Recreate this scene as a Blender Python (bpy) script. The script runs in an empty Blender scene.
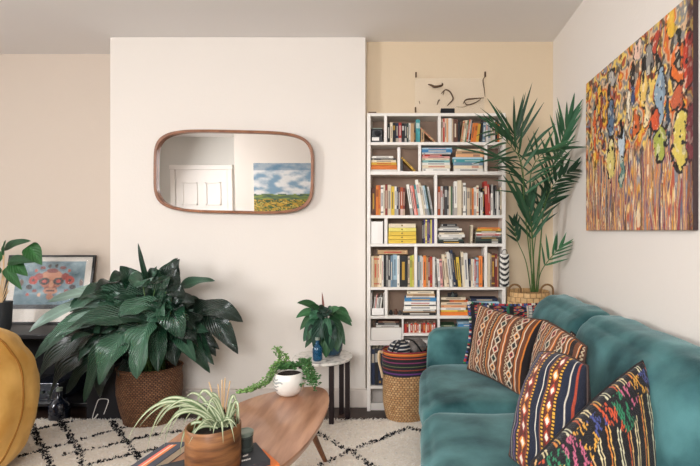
import bpy, bmesh, math, random
import numpy as np
from mathutils import Vector, Matrix, noise
C = bpy.context.scene.collection
R = math.radians
random.seed(7)

# ------------------------------------------------------------------ camera, world, lights, exposure
F, VX, VY, CH = 480.0, 415.0, 231.0, 1.24
cam_d = bpy.data.cameras.new('camera'); cam = bpy.data.objects.new('camera', cam_d); C.objects.link(cam)
cam.location = (0, 0, CH); cam.rotation_euler = (R(90), 0, 0)
cam_d.sensor_width = 36; cam_d.lens = 36*F/700
cam_d.shift_x = (350-VX)/700; cam_d.shift_y = (VY-233)/700
cam_d.clip_start = 0.02
bpy.context.scene.camera = cam
vs = bpy.context.scene.view_settings
vs.view_transform = 'Standard'; vs.look = 'None'; vs.gamma = 1; vs.use_curve_mapping = False
vs.exposure = -0.46
w = bpy.data.worlds.new('world'); bpy.context.scene.world = w; w.use_nodes = True
w.node_tree.nodes['Background'].inputs[0].default_value = (0.85, 0.92, 1.0, 1)
w.node_tree.nodes['Background'].inputs[1].default_value = 1.2

def area(name, loc, direction, sx, sy, power, color):
    l = bpy.data.lights.new(name, 'AREA'); l.shape = 'RECTANGLE'; l.size = sx; l.size_y = sy
    l.energy = power; l.color = color
    o = bpy.data.objects.new(name, l); C.objects.link(o); o.location = loc
    o.rotation_euler = Vector(direction).to_track_quat('-Z', 'Z').to_euler()
    return o
# daylight from left-wall windows; the rear lamp is fill added behind the camera
area('window_daylight_left', (-4.6, 0.05, 1.9), (1, 0.22, -0.5), 1.3, 1.1, 190, (0.985, 0.985, 1.0)).data.spread = R(178)
area('fill_light_rear', (-0.6, -1.1, 1.85), (0.02, 1, -0.62), 1.8, 1.1, 104, (0.985, 0.985, 1.0)).data.spread = R(150)
area('window_daylight_bay', (-4.6, 2.45, 1.7), (1, 0.1, -0.03), 1.0, 1.5, 8, (1.0, 0.98, 0.96))

# ------------------------------------------------------------------ colour + materials
def mixc(a, b, k): k = max(0, min(1, k)); return tuple(a[i]*(1-k)+b[i]*k for i in range(3))
def s2l(c):
    return c/12.92 if c <= 0.04045 else ((c+0.055)/1.055)**2.4
def col(h):
    if isinstance(h, str):
        h = h.lstrip('#'); h = [int(h[i:i+2], 16)/255 for i in (0, 2, 4)]
    return tuple(s2l(x) for x in h)
class NT:
    def __init__(s, name):
        s.m = bpy.data.materials.new(name); s.m.use_nodes = True
        s.t = s.m.node_tree; s.n = s.t.nodes; s.l = s.t.links; s.b = s.n['Principled BSDF']
    def new(s, typ, **kw):
        n = s.n.new(typ)
        for k, v in kw.items(): setattr(n, k, v)
        return n
    def link(s, a, b): s.l.new(a, b)
def mat(name, c, rough=0.6, metal=0, c2=None, scale=10, detail=3, stretch=(1, 1, 1), bump=0, bscale=None, coat=0, sheen=0, spec=0.5,
        trans=0, attr=False, ior=1.45, sheen_tint=None, jit=0.0, ramp=(0.35, 0.65), rot=(0, 0, 0)):
    t = NT(name); b = t.b
    b.inputs['Roughness'].default_value = rough; b.inputs['Metallic'].default_value = metal
    b.inputs['Specular IOR Level'].default_value = spec; b.inputs['Coat Weight'].default_value = coat
    b.inputs['Sheen Weight'].default_value = sheen; b.inputs['Transmission Weight'].default_value = trans
    b.inputs['IOR'].default_value = ior
    if sheen: b.inputs['Sheen Roughness'].default_value = 0.4
    if sheen_tint: b.inputs['Sheen Tint'].default_value = (*col(sheen_tint), 1)
    tc = t.new('ShaderNodeTexCoord'); mp = t.new('ShaderNodeMapping'); mp.inputs['Scale'].default_value = stretch
    mp.inputs['Rotation'].default_value = rot
    t.link(tc.outputs['Object'], mp.inputs['Vector'])
    nz = t.new('ShaderNodeTexNoise'); nz.inputs['Scale'].default_value = scale; nz.inputs['Detail'].default_value = detail
    t.link(mp.outputs[0], nz.inputs['Vector'])
    if attr:
        a = t.new('ShaderNodeAttribute', attribute_name='Col')
        hs = t.new('ShaderNodeHueSaturation')
        mr = t.new('ShaderNodeMapRange'); mr.inputs[3].default_value = 1-jit; mr.inputs[4].default_value = 1+jit
        t.link(nz.outputs[0], mr.inputs[0]); t.link(mr.outputs[0], hs.inputs['Value'])
        t.link(a.outputs['Color'], hs.inputs['Color']); t.link(hs.outputs[0], b.inputs['Base Color'])
    elif c2:
        cr = t.new('ShaderNodeValToRGB'); e = cr.color_ramp.elements
        e[0].position, e[1].position = ramp
        e[0].color = (*col(c), 1); e[1].color = (*col(c2), 1)
        t.link(nz.outputs[0], cr.inputs[0]); t.link(cr.outputs[0], b.inputs['Base Color'])
    else:
        b.inputs['Base Color'].default_value = (*col(c), 1)
    if bump:
        nb = nz
        if bscale:
            nb = t.new('ShaderNodeTexNoise'); nb.inputs['Scale'].default_value = bscale; nb.inputs['Detail'].default_value = 4
            t.link(mp.outputs[0], nb.inputs['Vector'])
        bp = t.new('ShaderNodeBump'); bp.inputs['Strength'].default_value = bump; bp.inputs['Distance'].default_value = 0.01
        t.link(nb.outputs[0], bp.inputs['Height']); t.link(bp.outputs[0], b.inputs['Normal'])
    return t.m

M = {}
M['wall'] = mat('wall_paint_cream', '#e7dfd6', 0.85, bump=0.08, bscale=60)
M['wallp'] = mat('wall_paint_peach', '#dcc8ab', 0.85, bump=0.08, bscale=60)
M['wallg'] = mat('wall_paint_pale_grey', '#d8d6d0', 0.85)
M['walll'] = mat('wall_paint_beige', '#d2c3b4', 0.85, bump=0.08, bscale=60)
M['ceil'] = mat('ceiling_paint', '#eeeae7', 0.9, bump=0.05, bscale=30)
M['skirt'] = mat('baseboard_paint', '#ddd2c8', 0.5)
M['white'] = mat('white_paint', '#efeae4', 0.45)
M['shelfw'] = mat('white_shelf_paint', '#e9e3db', 0.4)
M['taupe_shade'] = mat('taupe_shade_panel', '#947c6b', 0.8)
M['floorw'] = mat('dark_floorboards', '#2a1d18', 0.45, c2='#3c2a22', scale=3, stretch=(1, 12, 1), bump=0.1)
M['velvet'] = mat('teal_velvet', '#15383c', 0.8, c2='#4f7b7c', scale=4.5, detail=6, bump=0.12, bscale=180, sheen=0.45, sheen_tint='#b5d0d0', spec=0.15, ramp=(0.34, 0.68))
M['mustard'] = mat('mustard_velvet', '#c08a3a', 0.5, c2='#e2b264', scale=5, detail=3, bump=0.5, bscale=7, sheen=0.5, sheen_tint='#ffe0a0', spec=0.3)
M['piping'] = mat('mustard_piping', '#8f5c14', 0.7)
M['wood'] = mat('walnut_table_wood', '#96654a', 0.3, c2='#bf8f70', scale=2.4, detail=6, stretch=(9, 1.2, 1), bump=0.03, coat=0.25, rot=(0, 0, R(-24)))
M['wood2'] = mat('walnut_leg', '#6a4128', 0.4, c2='#8a5a3a', scale=8, stretch=(6, 6, 1))
M['acacia'] = mat('acacia_pot_wood', '#4d2c17', 0.42, c2='#8f6038', scale=5, detail=5, stretch=(1.5, 1.5, 9), bump=0.06)
M['frame'] = mat('teak_mirror_frame', '#7a4a2e', 0.35, c2='#94603e', scale=12, stretch=(1, 4, 1), coat=0.2)
M['black'] = mat('black_painted', '#121113', 0.4)
M['blackm'] = mat('black_matt', '#17161a', 0.8)
M['darkbrown'] = mat('dark_stained_wood', '#22171a', 0.4)
M['col'] = mat('coloured_print', '#ffffff', 0.62, attr=True, scale=90, jit=0.10)
M['paint'] = mat('thick_oil_paint', '#ffffff', 0.5, attr=True, scale=60, jit=0.25, bump=0.7, bscale=70)
M['kilim'] = mat('woven_kilim', '#ffffff', 0.9, attr=True, scale=160, jit=0.3, bump=0.5, bscale=230, sheen=0.1)
M['printm'] = mat('printed_paper', '#ffffff', 0.35, attr=True, scale=40, jit=0.06)
M['canvas'] = mat('landscape_paint', '#ffffff', 0.6, attr=True, scale=40, jit=0.1)
M['soil'] = mat('potting_soil', '#241a14', 0.95, bump=0.6, bscale=80)
M['mirror'] = mat('mirror_glass', '#f2f0ee', 0.01, metal=1)
M['marble'] = mat('speckled_marble', '#e3ded6', 0.25, c2='#8d8680', scale=26, detail=8, ramp=(0.5, 0.72))
M['ceramic'] = mat('white_ceramic', '#ece8df', 0.3, coat=0.3)
M['glass'] = mat('clear_glass', '#ffffff', 0.03, trans=1, ior=1.45)
M['blueglass'] = mat('blue_glass', '#1f5f86', 0.08, trans=0.55, ior=1.45)
M['bluepot'] = mat('navy_glazed_pot', '#1c4257', 0.2, coat=0.5)
M['amber'] = mat('amber_glass', '#4a1f10', 0.1, trans=0.4)
M['reed'] = mat('pale_reed', '#d9b98e', 0.7)
M['slate'] = mat('slate_grey_pot', '#2f3336', 0.6)
M['rope'] = mat('cream_rope', '#cbb391', 0.9, bump=0.5, bscale=200)
M['greytin'] = mat('grey_green_tin', '#4b5350', 0.35, metal=0.4)
M['greylid'] = mat('sage_lid', '#8c978b', 0.4, metal=0.2)
M['brass'] = mat('brass', '#a98a4c', 0.3, metal=1)
M['bronze'] = mat('bronze_metal', '#5a4433', 0.4, metal=0.6)
M['rugbase'] = mat('rug_backing', '#efe6d9', 0.95)
M['stem'] = mat('green_stem', '#4d6b35', 0.6)
M['plast'] = mat('dark_blue_glossy', '#141a26', 0.15, coat=0.5)

def acrylic():
    t = NT('clear_acrylic'); b = t.b
    b.inputs['Base Color'].default_value = (1, 0.98, 0.95, 1); b.inputs['Roughness'].default_value = 0.05
    b.inputs['Alpha'].default_value = 0.05; b.inputs['Specular IOR Level'].default_value = 0.2
    return t.m
M['acrylic'] = acrylic()

def leafmat(name, rough=0.35, bump=0.5, nveins=26, spec=0.5, slant=0.9, transl=0.15, coat=0.0):
    t = NT(name); b = t.b
    a = t.new('ShaderNodeAttribute', attribute_name='Col')
    t.link(a.outputs['Color'], b.inputs['Base Color'])
    b.inputs['Roughness'].default_value = rough; b.inputs['Specular IOR Level'].default_value = spec
    b.inputs['Coat Weight'].default_value = coat; b.inputs['Coat Roughness'].default_value = 0.22
    uv = t.new('ShaderNodeUVMap'); sp = t.new('ShaderNodeSeparateXYZ'); t.link(uv.outputs[0], sp.inputs[0])
    ab = t.new('ShaderNodeMath', operation='SUBTRACT'); ab.inputs[1].default_value = 0.5; t.link(sp.outputs[0], ab.inputs[0])
    ab2 = t.new('ShaderNodeMath', operation='ABSOLUTE'); t.link(ab.outputs[0], ab2.inputs[0])
    mu = t.new('ShaderNodeMath', operation='MULTIPLY'); mu.inputs[1].default_value = slant; t.link(ab2.outputs[0], mu.inputs[0])
    su = t.new('ShaderNodeMath', operation='SUBTRACT'); t.link(sp.outputs[1], su.inputs[0]); t.link(mu.outputs[0], su.inputs[1])
    m2 = t.new('ShaderNodeMath', operation='MULTIPLY'); m2.inputs[1].default_value = nveins*6.283; t.link(su.outputs[0], m2.inputs[0])
    si = t.new('ShaderNodeMath', operation='SINE'); t.link(m2.outputs[0], si.inputs[0])
    bp = t.new('ShaderNodeBump'); bp.inputs['Strength'].default_value = bump; bp.inputs['Distance'].default_value = 0.004
    t.link(si.outputs[0], bp.inputs['Height']); t.link(bp.outputs[0], b.inputs['Normal'])
    # light coming through the blade
    tr = t.new('ShaderNodeBsdfTranslucent'); t.link(a.outputs['Color'], tr.inputs['Color'])
    mx = t.new('ShaderNodeMixShader'); mx.inputs[0].default_value = transl
    out = t.n['Material Output']
    t.link(b.outputs[0], mx.inputs[1]); t.link(tr.outputs[0], mx.inputs[2]); t.link(mx.outputs[0], out.inputs[0])
    return t.m
M['lily'] = leafmat('glossy_ribbed_leaf', 0.3, 0.9, 11, 0.8, transl=0.08, coat=0.25)
M['palm'] = leafmat('palm_leaflet', 0.45, 0.1, 3, 0.4)
M['spider'] = leafmat('striped_narrow_leaf', 0.45, 0.1, 3, 0.4, transl=0.25)
M['smallleaf'] = leafmat('small_leaf', 0.4, 0.3, 6, 0.4, transl=0.2)

def wicker(name, c1, c2, c3, rows=60., cols=40.):
    # woven strands: two interlocking waves in the surface's own UVs
    t = NT(name); b = t.b; b.inputs['Roughness'].default_value = 0.75
    uv = t.new('ShaderNodeUVMap')
    br = t.new('ShaderNodeTexBrick'); br.inputs['Scale'].default_value = 1; br.inputs['Mortar Size'].default_value = 0.004
    br.inputs['Brick Width'].default_value = 1/cols; br.inputs['Row Height'].default_value = 1/rows
    br.inputs['Color1'].default_value = (*col(c1), 1); br.inputs['Color2'].default_value = (*col(c2), 1); br.inputs['Mortar'].default_value = (*col(c3), 1)
    br.inputs['Mortar Size'].default_value = 0.0028; br.inputs['Mortar Smooth'].default_value = 0.6
    t.link(uv.outputs[0], br.inputs['Vector'])
    nz = t.new('ShaderNodeTexNoise'); nz.inputs['Scale'].default_value = 30; t.link(uv.outputs[0], nz.inputs['Vector'])
    hs = t.new('ShaderNodeHueSaturation'); mr = t.new('ShaderNodeMapRange'); mr.inputs[3].default_value = 0.6; mr.inputs[4].default_value = 1.35
    t.link(nz.outputs[0], mr.inputs[0]); t.link(mr.outputs[0], hs.inputs['Value']); t.link(br.outputs[0], hs.inputs['Color'])
    t.link(hs.outputs[0], b.inputs['Base Color'])
    bp = t.new('ShaderNodeBump'); bp.inputs['Strength'].default_value = 0.9; bp.inputs['Distance'].default_value = 0.006; bp.invert = True
    t.link(br.outputs['Fac'], bp.inputs['Height']); t.link(bp.outputs[0], b.inputs['Normal'])
    return t.m
M['wick_dark'] = wicker('brown_wicker', '#6e4529', '#8a6040', '#22120a', 56, 60)
M['wick_light'] = wicker('seagrass_weave', '#c09a6c', '#a87c4e', '#5a3c22', 30, 44)
M['wick_pale'] = wicker('pale_rattan', '#d7b07c', '#c89c66', '#7c5a34', 16, 22)

# ------------------------------------------------------------------ mesh helpers
def P(px, py, Y):
    return Vector(((px-VX)*Y/F, Y, CH-(py-VY)*Y/F))
def pxX(px, Y): return (px-VX)*Y/F
def pyZ(py, Y): return CH-(py-VY)*Y/F

class MB:
    def __init__(s): s.v = []; s.f = []; s.c = []; s.uv = []; s.has_uv = False
    def add(s, vs, fs, c=(1, 1, 1), uvs=None):
        o = len(s.v); s.v += [tuple(p) for p in vs]
        s.f += [tuple(i+o for i in f) for f in fs]
        if c and isinstance(c[0], (int, float)): s.c += [c]*len(vs)
        else: s.c += list(c)
        if uvs: s.uv += uvs; s.has_uv = True
        else: s.uv += [(0.5, 0.5)]*len(vs)
        return s
    def box(s, x0, x1, y0, y1, z0, z1, c=(1, 1, 1), rot=None):
        vs = [Vector((x, y, z)) for x in (x0, x1) for y in (y0, y1) for z in (z0, z1)]
        if rot: vs = [rot(p) for p in vs]
        s.add(vs, [(0, 1, 3, 2), (4, 6, 7, 5), (0, 4, 5, 1), (2, 3, 7, 6), (0, 2, 6, 4), (1, 5, 7, 3)], c); return s
    def lathe(s, prof, n=40, c=(1, 1, 1), center=(0, 0), sy=1.0, wob=None):
        vs = []; uvs = []; fs = []; m = len(prof)
        L = [0]
        for i in range(1, m): L.append(L[-1]+math.hypot(prof[i][0]-prof[i-1][0], prof[i][1]-prof[i-1][1]))
        tot = L[-1] or 1
        for j in range(n+1):
            a = 2*math.pi*j/n
            for i, (r, z) in enumerate(prof):
                rr = r*(wob(a, z) if wob else 1)
                vs.append((center[0]+rr*math.cos(a), center[1]+rr*sy*math.sin(a), z)); uvs.append((j/n, L[i]/tot))
        for j in range(n):
            for i in range(m-1):
                fs.append((j*m+i, (j+1)*m+i, (j+1)*m+i+1, j*m+i+1))
        s.add(vs, fs, c, uvs); return s
    def tube(s, pts, r, n=8, c=(1, 1, 1), cap=True):
        pts = [Vector(p) for p in pts]; k = len(pts)
        rs = r if isinstance(r, (list, tuple)) else [r]*k
        vs = []; fs = []
        up = Vector((0, 0, 1)); prev = None
        for i, p in enumerate(pts):
            t = (pts[min(i+1, k-1)]-pts[max(i-1, 0)]).normalized()
            if prev is None:
                a = t.cross(up)
                if a.length < 1e-3: a = t.cross(Vector((1, 0, 0)))
                a.normalize()
            else:
                a = (prev - t*prev.dot(t)); a = a.normalized() if a.length > 1e-6 else t.orthogonal().normalized()
            prev = a; b = t.cross(a)
            for j in range(n):
                q = 2*math.pi*j/n; vs.append(p+(a*math.cos(q)+b*math.sin(q))*rs[i])
        for i in range(k-1):
            for j in range(n):
                fs.append((i*n+j, i*n+(j+1) % n, (i+1)*n+(j+1) % n, (i+1)*n+j))
        if cap: fs.append(tuple(range(n))[::-1]); fs.append(tuple((k-1)*n+j for j in range(n)))
        s.add(vs, fs, c); return s
    def prism(s, poly, z0, z1, c=(1, 1, 1)):
        n = len(poly)
        vs = [(x, y, z0) for x, y in poly]+[(x, y, z1) for x, y in poly]
        fs = [tuple(range(n))[::-1], tuple(range(n, 2*n))]+[(i, (i+1) % n, n+(i+1) % n, n+i) for i in range(n)]
        s.add(vs, fs, c); return s
    def grid(s, nu, nv, fn, cf=None, flip=False, uv=True):
        vs = []; cs = []; uvs = []; fs = []
        for j in range(nv+1):
            for i in range(nu+1):
                u, v = i/nu, j/nv
                vs.append(tuple(fn(u, v))); uvs.append((u, v)); cs.append(cf(u, v) if cf else (1, 1, 1))
        for j in range(nv):
            for i in range(nu):
                q = (j*(nu+1)+i, j*(nu+1)+i+1, (j+1)*(nu+1)+i+1, (j+1)*(nu+1)+i)
                fs.append(q[::-1] if flip else q)
        s.add(vs, fs, cs, uvs); return s
    def build(s, name, m, parent=None, smooth=False, bevel=0, seg=2, auto=None, sub=0, base=None):
        off = Vector((0, 0, 0))
        if parent is not None:
            q = parent
            while q is not None: off += q.location; q = q.parent
        elif base is not None: off = Vector(base)
        else:
            a = np.array(s.v); off = Vector(((a[:, 0].min()+a[:, 0].max())/2, (a[:, 1].min()+a[:, 1].max())/2, a[:, 2].min()))
        me = bpy.data.meshes.new(name)
        me.from_pydata([(p[0]-off.x, p[1]-off.y, p[2]-off.z) for p in s.v], [], s.f)
        ca = me.color_attributes.new('Col', 'FLOAT_COLOR', 'POINT')
        arr = np.ones((len(s.v), 4), dtype=np.float32); arr[:, :3] = np.array(s.c, dtype=np.float32)[:, :3]
        ca.data.foreach_set('color', arr.ravel())
        if s.has_uv:
            ul = me.uv_layers.new(name='UVMap'); li = np.zeros(len(me.loops), dtype=np.int32)
            me.loops.foreach_get('vertex_index', li); uv = np.array(s.uv, dtype=np.float32)[li]
            ul.data.foreach_set('uv', uv.ravel())
        me.materials.append(M[m] if isinstance(m, str) else m)
        if smooth: me.shade_smooth()
        me.update()
        o = bpy.data.objects.new(name, me); C.objects.link(o)
        if parent is not None: o.parent = parent
        else: o.location = off
        if bevel:
            b = o.modifiers.new('bevel', 'BEVEL'); b.width = bevel; b.segments = seg; b.limit_method = 'ANGLE'; b.angle_limit = R(40)
        if sub:
            b = o.modifiers.new('sub', 'SUBSURF'); b.levels = sub; b.render_levels = sub
        if smooth and auto:
            me.set_sharp_from_angle(angle=R(auto))
        return o
def tag(o, label, cat, group=None, kind=None):
    o['label'] = label; o['category'] = cat
    if group: o['group'] = group
    if kind: o['kind'] = kind
    return o
def thing(name, label, cat, loc, group=None):
    o = bpy.data.objects.new(name, None); C.objects.link(o); o.location = loc; o.empty_display_size = 0.1
    return tag(o, label, cat, group)
def struct(mb, name, m, label=None, parent=None, **k):
    o = mb.build(name, m, parent, base=(0, 0, 0), **k)
    o['kind'] = 'structure'
    if parent is None and label: o['label'] = label
    return o

def catmull(pts, n=8, closed=False):
    pts = [Vector(p) for p in pts]; out = []; k = len(pts)
    rng = range(k) if closed else range(k-1)
    for i in rng:
        if closed: p0, p1, p2, p3 = pts[(i-1) % k], pts[i], pts[(i+1) % k], pts[(i+2) % k]
        else: p0, p1, p2, p3 = pts[max(i-1, 0)], pts[i], pts[i+1], pts[min(i+2, k-1)]
        for j in range(n):
            t = j/n
            out.append(0.5*((2*p1)+(p2-p0)*t+(2*p0-5*p1+4*p2-p3)*t*t+(3*p1-p0-3*p2+p3)*t**3))
    if not closed: out.append(pts[-1])
    return out

def softbox(x0, x1, y0, y1, z0, z1, r=0.06, puff=(0.02, 0.02, 0.02), n=22, warp=None, wr=0.006, seed=0):
    """rounded upholstered block with bulging faces and faint creases"""
    mb = MB(); cx, cy, cz = (x0+x1)/2, (y0+y1)/2, (z0+z1)/2; h = Vector(((x1-x0)/2, (y1-y0)/2, (z1-z0)/2))
    def sh(d):
        p = Vector((d.x*h.x, d.y*h.y, d.z*h.z))
        q = Vector([max(-h[i]+r, min(h[i]-r, p[i])) for i in range(3)])
        e = p-q
        if e.length > 1e-9:
            # push corner/edge points on the sphere
            e = e.normalized()*r
            p = q+e
        for i in range(3):
            a, b = (i+1) % 3, (i+2) % 3
            bulge = puff[i]*max(0, 1-d[a]**4)*max(0, 1-d[b]**4)
            p[i] += bulge*d[i]
        p += Vector((cx, cy, cz))
        nn = noise.noise(p*5+Vector((seed, 0, 0)))*wr + noise.noise(p*13+Vector((seed, 3, 0)))*wr*0.5
        p += Vector((d.x, d.y, d.z)).normalized()*nn
        return warp(p) if warp else p
    # graded parameter so edges get points
    def g(u): x = 2*u-1; return math.copysign(abs(x)**0.6, x) if abs(x) > 0 else 0.0
    for ax in range(3):
        for sg in (-1, 1):
            def fn(u, v):
                d = [0, 0, 0]; d[ax] = sg; d[(ax+1) % 3] = g(u); d[(ax+2) % 3] = g(v)
                return sh(Vector(d))
            mb.grid(n, n, fn, flip=(sg < 0))
    return mb

def weld(o, dist=0.0008):
    bm = bmesh.new(); bm.from_mesh(o.data); bmesh.ops.remove_doubles(bm, verts=bm.verts, dist=dist)
    bmesh.ops.recalc_face_normals(bm, faces=bm.faces); bm.to_mesh(o.data); bm.free(); o.data.shade_smooth(); return o

# ------------------------------------------------------------------ geometry constants
D = 3.384           # chimney breast plane
DR = 3.47           # right alcove wall plane
DL = 3.71           # left alcove wall plane
CZ = CH+194*D/F     # ceiling
XR = pxX(553, DR)   # right wall
XL = -4.7; YB = -1.25; YB2 = -1.75
CX0, CX1 = pxX(110, D), pxX(365.5, D)
XD = -2.98          # where the door wall steps back behind the camera

# ------------------------------------------------------------------ the room
struct(MB().box(XL-0.2, XR+0.2, YB2-0.2, DL+0.2, -0.12, 0), 'floor', 'floorw', 'dark brown floorboards around the rug')
struct(MB().box(XL-0.2, XR+0.2, YB2-0.2, DL+0.2, CZ, CZ+0.12), 'ceiling', 'ceil', 'pale plaster ceiling over the room')
struct(MB().box(CX0, CX1, D, DL+0.1, 0, CZ), 'wall_chimney', 'wall', 'cream chimney breast behind the mirror', bevel=0.004)
struct(MB().box(CX1, XR+0.2, DR, DL+0.1, 0, CZ), 'wall_back_right', 'wallp', 'peach alcove wall behind the bookcase')
struct(MB().box(XL-0.2, CX0, DL, DL+0.1, 0, CZ), 'wall_back_left', 'walll', 'beige wall of the left alcove')
struct(MB().box(XR, XR+0.12, YB2-0.2, DR, 0, CZ), 'wall_right', 'wall', 'cream wall behind the teal sofa')
# left wall with window opening
WY = [(-0.7, 0.8), (1.95, 2.95)]; WZ = (0.85, 2.4)
mb = MB(); mb.box(XL-0.15, XL, YB2-0.2, DL, 0, WZ[0]).box(XL-0.15, XL, YB2-0.2, DL, WZ[1], CZ)
mb.box(XL-0.15, XL, YB2-0.2, WY[0][0], WZ[0], WZ[1]).box(XL-0.15, XL, WY[0][1], WY[1][0], WZ[0], WZ[1]).box(XL-0.15, XL, WY[1][1], DL, WZ[0], WZ[1])
struct(mb, 'wall_left', 'wall', 'cream wall with windows, left side')
def window(name, ax, x, a0, a1, z0, z1):
    fr = MB(); t = 0.05
    def b(m, u0, u1, w0, w1, d0=-0.09, d1=-0.04):
        if ax == 'x': m.box(x+d0, x+d1, u0, u1, w0, w1)
        else: m.box(u0, u1, x+d0, x+d1, w0, w1)
    b(fr, a0, a0+t, z0, z1); b(fr, a1-t, a1, z0, z1); b(fr, a0, a1, z0, z0+t); b(fr, a0, a1, z1-t, z1)
    b(fr, a0, a1, (z0+z1)/2-0.02, (z0+z1)/2+0.02)
    o = struct(fr, name, 'white', 'white sash window '+{'window_1': 'in the left wall beside the room', 'fill_window': 'added behind the camera for fill light', 'window_3': 'in the left wall near the alcove'}[name])
    g = MB(); b(g, a0+t, a1-t, z0+t, z1-t, -0.07, -0.064); g.build('window_pane', 'glass', o)
window('window_1', 'x', XL, *WY[0], *WZ); window('window_3', 'x', XL, *WY[1], *WZ)
# wall behind the photographer: door part set back, the rest forward with the added fill_window
W2 = (-1.52, 0.32, 0.85, 2.45)
mb = MB(); mb.box(XD, W2[0], YB-0.5, YB, 0, CZ).box(W2[1], XR, YB-0.5, YB, 0, CZ)
mb.box(W2[0], W2[1], YB-0.5, YB, 0, W2[2]).box(W2[0], W2[1], YB-0.5, YB, W2[3], CZ)
struct(mb, 'wall_rear', 'wall', 'cream wall behind the camera')
struct(MB().box(XL-0.15, XD, YB2-0.15, YB2, 0, CZ), 'wall_rear_door', 'wallg', 'pale grey wall with the door')
window('fill_window', 'y', YB, *W2)  # unseen window, added to carry the frontal fill light
# door
DX0, DX1, DH = -4.28, -3.20, 2.12
d = struct(MB().box(DX0+0.09, DX1-0.09, YB2, YB2+0.03, 0, DH-0.08), 'door_1', 'white', 'white panelled door seen in the mirror')
fr = MB().box(DX0, DX0+0.08, YB2, YB2+0.05, 0, DH-0.08).box(DX1-0.08, DX1, YB2, YB2+0.05, 0, DH-0.08).box(DX0-0.01, DX1+0.01, YB2, YB2+0.055, DH-0.0795, DH)
fr.build('door_frame', 'white', d, bevel=0.006)
pm = MB()
for a, b in ((DX0+0.2, DX0+0.47), (DX1-0.47, DX1-0.2)):
    for z0, z1 in ((0.2, 0.85), (1.0, 1.32), (1.42, 1.82)):
        t = 0.025
        pm.box(a, b, YB2+0.03, YB2+0.045, z0, z0+t).box(a, b, YB2+0.03, YB2+0.045, z1-t, z1).box(a, a+t, YB2+0.03, YB2+0.045, z0, z1).box(b-t, b, YB2+0.03, YB2+0.045, z0, z1)
pm.build('door_moulding', 'white', d, bevel=0.004)
MB().lathe([(0, 0), (0.02, 0.0), (0.028, 0.02), (0.02, 0.045), (0, 0.05)], 16).build('door_handle', 'brass', d)
bpy.data.objects['door_handle'].rotation_euler = (R(-90), 0, 0); bpy.data.objects['door_handle'].location = (DX1-0.15, YB2+0.03, 1.0)
# baseboards
struct(MB().box(CX0-0.012, CX1+0.012, D-0.016, D, 0, 0.125).box(CX0-0.008, CX1+0.008, D-0.010, D, 0.125, 0.135), 'baseboard_chimney', 'skirt', 'cream baseboard along the chimney breast', bevel=0.004)
struct(MB().box(CX1+0.002, XR, DR-0.014, DR, 0, 0.12), 'baseboard_back', 'skirt', 'cream baseboard behind the white bookcase', bevel=0.004)
struct(MB().box(XL, CX0, DL-0.014, DL, 0, 0.13), 'baseboard_left', 'skirt', 'cream baseboard in the left alcove', bevel=0.004)
struct(MB().box(XR-0.014, XR, YB, DR-0.014, 0, 0.13), 'baseboard_right', 'skirt', 'cream baseboard behind the teal sofa', bevel=0.004)

# ------------------------------------------------------------------ shaggy rug
def floor_pt(px, py):
    Y = F*CH/(py-VY); return (pxX(px, Y), Y)
RX0, RX1, RY0, RY1 = -2.72, 0.55, 1.1, floor_pt(0, 422.5)[1]
seg_px = [((300, 476), (355.6, 451.6)), ((355.6, 451.6), (408, 430)), ((308, 430), (327, 440.6)), ((327, 440.6), (352, 455)), ((352, 455), (385, 478)),
          ((20, 459), (102, 436)), ((102, 436), (140, 425)), ((61, 424), (78, 452)), ((78, 452), (86, 480)), ((112, 424), (139, 461)), ((139, 461), (150, 480)),
          ((66, 457), (78, 453)), ((78, 455), (150, 438)), ((150, 438), (200, 430)), ((80, 470), (133, 456)), ((133, 456), (180, 447)), ((30, 426), (52, 470)), ((0, 440), (70, 424)),
          ((408, 430), (430, 436))]
segs = [(floor_pt(*a), floor_pt(*b)) for a, b in seg_px]
def rug_dark(x, y):
    for (ax, ay), (bx, by) in segs:
        dx, dy = bx-ax, by-ay; L = dx*dx+dy*dy; t = max(0, min(1, ((x-ax)*dx+(y-ay)*dy)/L))
        dd = math.hypot(x-ax-t*dx, y-ay-t*dy)
        if dd < 0.015+0.006*noise.noise(Vector((x*30, y*30, 0))): return noise.noise(Vector((x*22, y*22, 5))) > -0.42
    return False
rug = thing('shaggy_rug', 'cream shaggy wool rug with broken black diamond lines on the dark floor', 'rug', ((RX0+RX1)/2, (RY0+RY1)/2, 0))
mb = MB(); mb.box(RX0, RX1, RY0, RY1, 0.001, 0.012); mb.build('rug_backing', 'rugbase', rug)
mb = MB(); rs = random.Random(3)
cr1, cr2, blk = col('#faf6f0'), col('#efe7dc'), col('#191a20')
N = 0
while N < 60000:
    x = rs.uniform(RX0-0.01, RX1); y = RY1+0.015-(RY1-RY0)*rs.random()**1.4
    if not (x < -0.3 or y > 1.2) or y < 1.45: N += 1; continue
    N += 1
    dk = rug_dark(x, y)
    k = rs.random(); c = blk if dk else tuple(cr1[i]*(1-k)+cr2[i]*k for i in range(3))
    hgt = rs.uniform(0.012, 0.019)*(1.35 if dk else 1); a = rs.uniform(0, 6.28); wd = rs.uniform(0.006, 0.011)
    lx, ly = rs.uniform(-0.02, 0.02)*(0.4 if dk else 1), rs.uniform(-0.02, 0.02)*(0.4 if dk else 1)
    ux, uy = math.cos(a)*wd, math.sin(a)*wd
    mb.add([(x-ux, y-uy, 0.008), (x+ux, y+uy, 0.008), (x+lx+ux*0.6, y+ly+uy*0.6, hgt*0.8), (x+lx*1.8, y+ly*1.8, hgt)], [(0, 1, 2, 3)], c)
M['pile'] = mat('wool_pile', '#ffffff', 0.95, attr=True, scale=12, jit=0.08, sheen=0.3)
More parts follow.
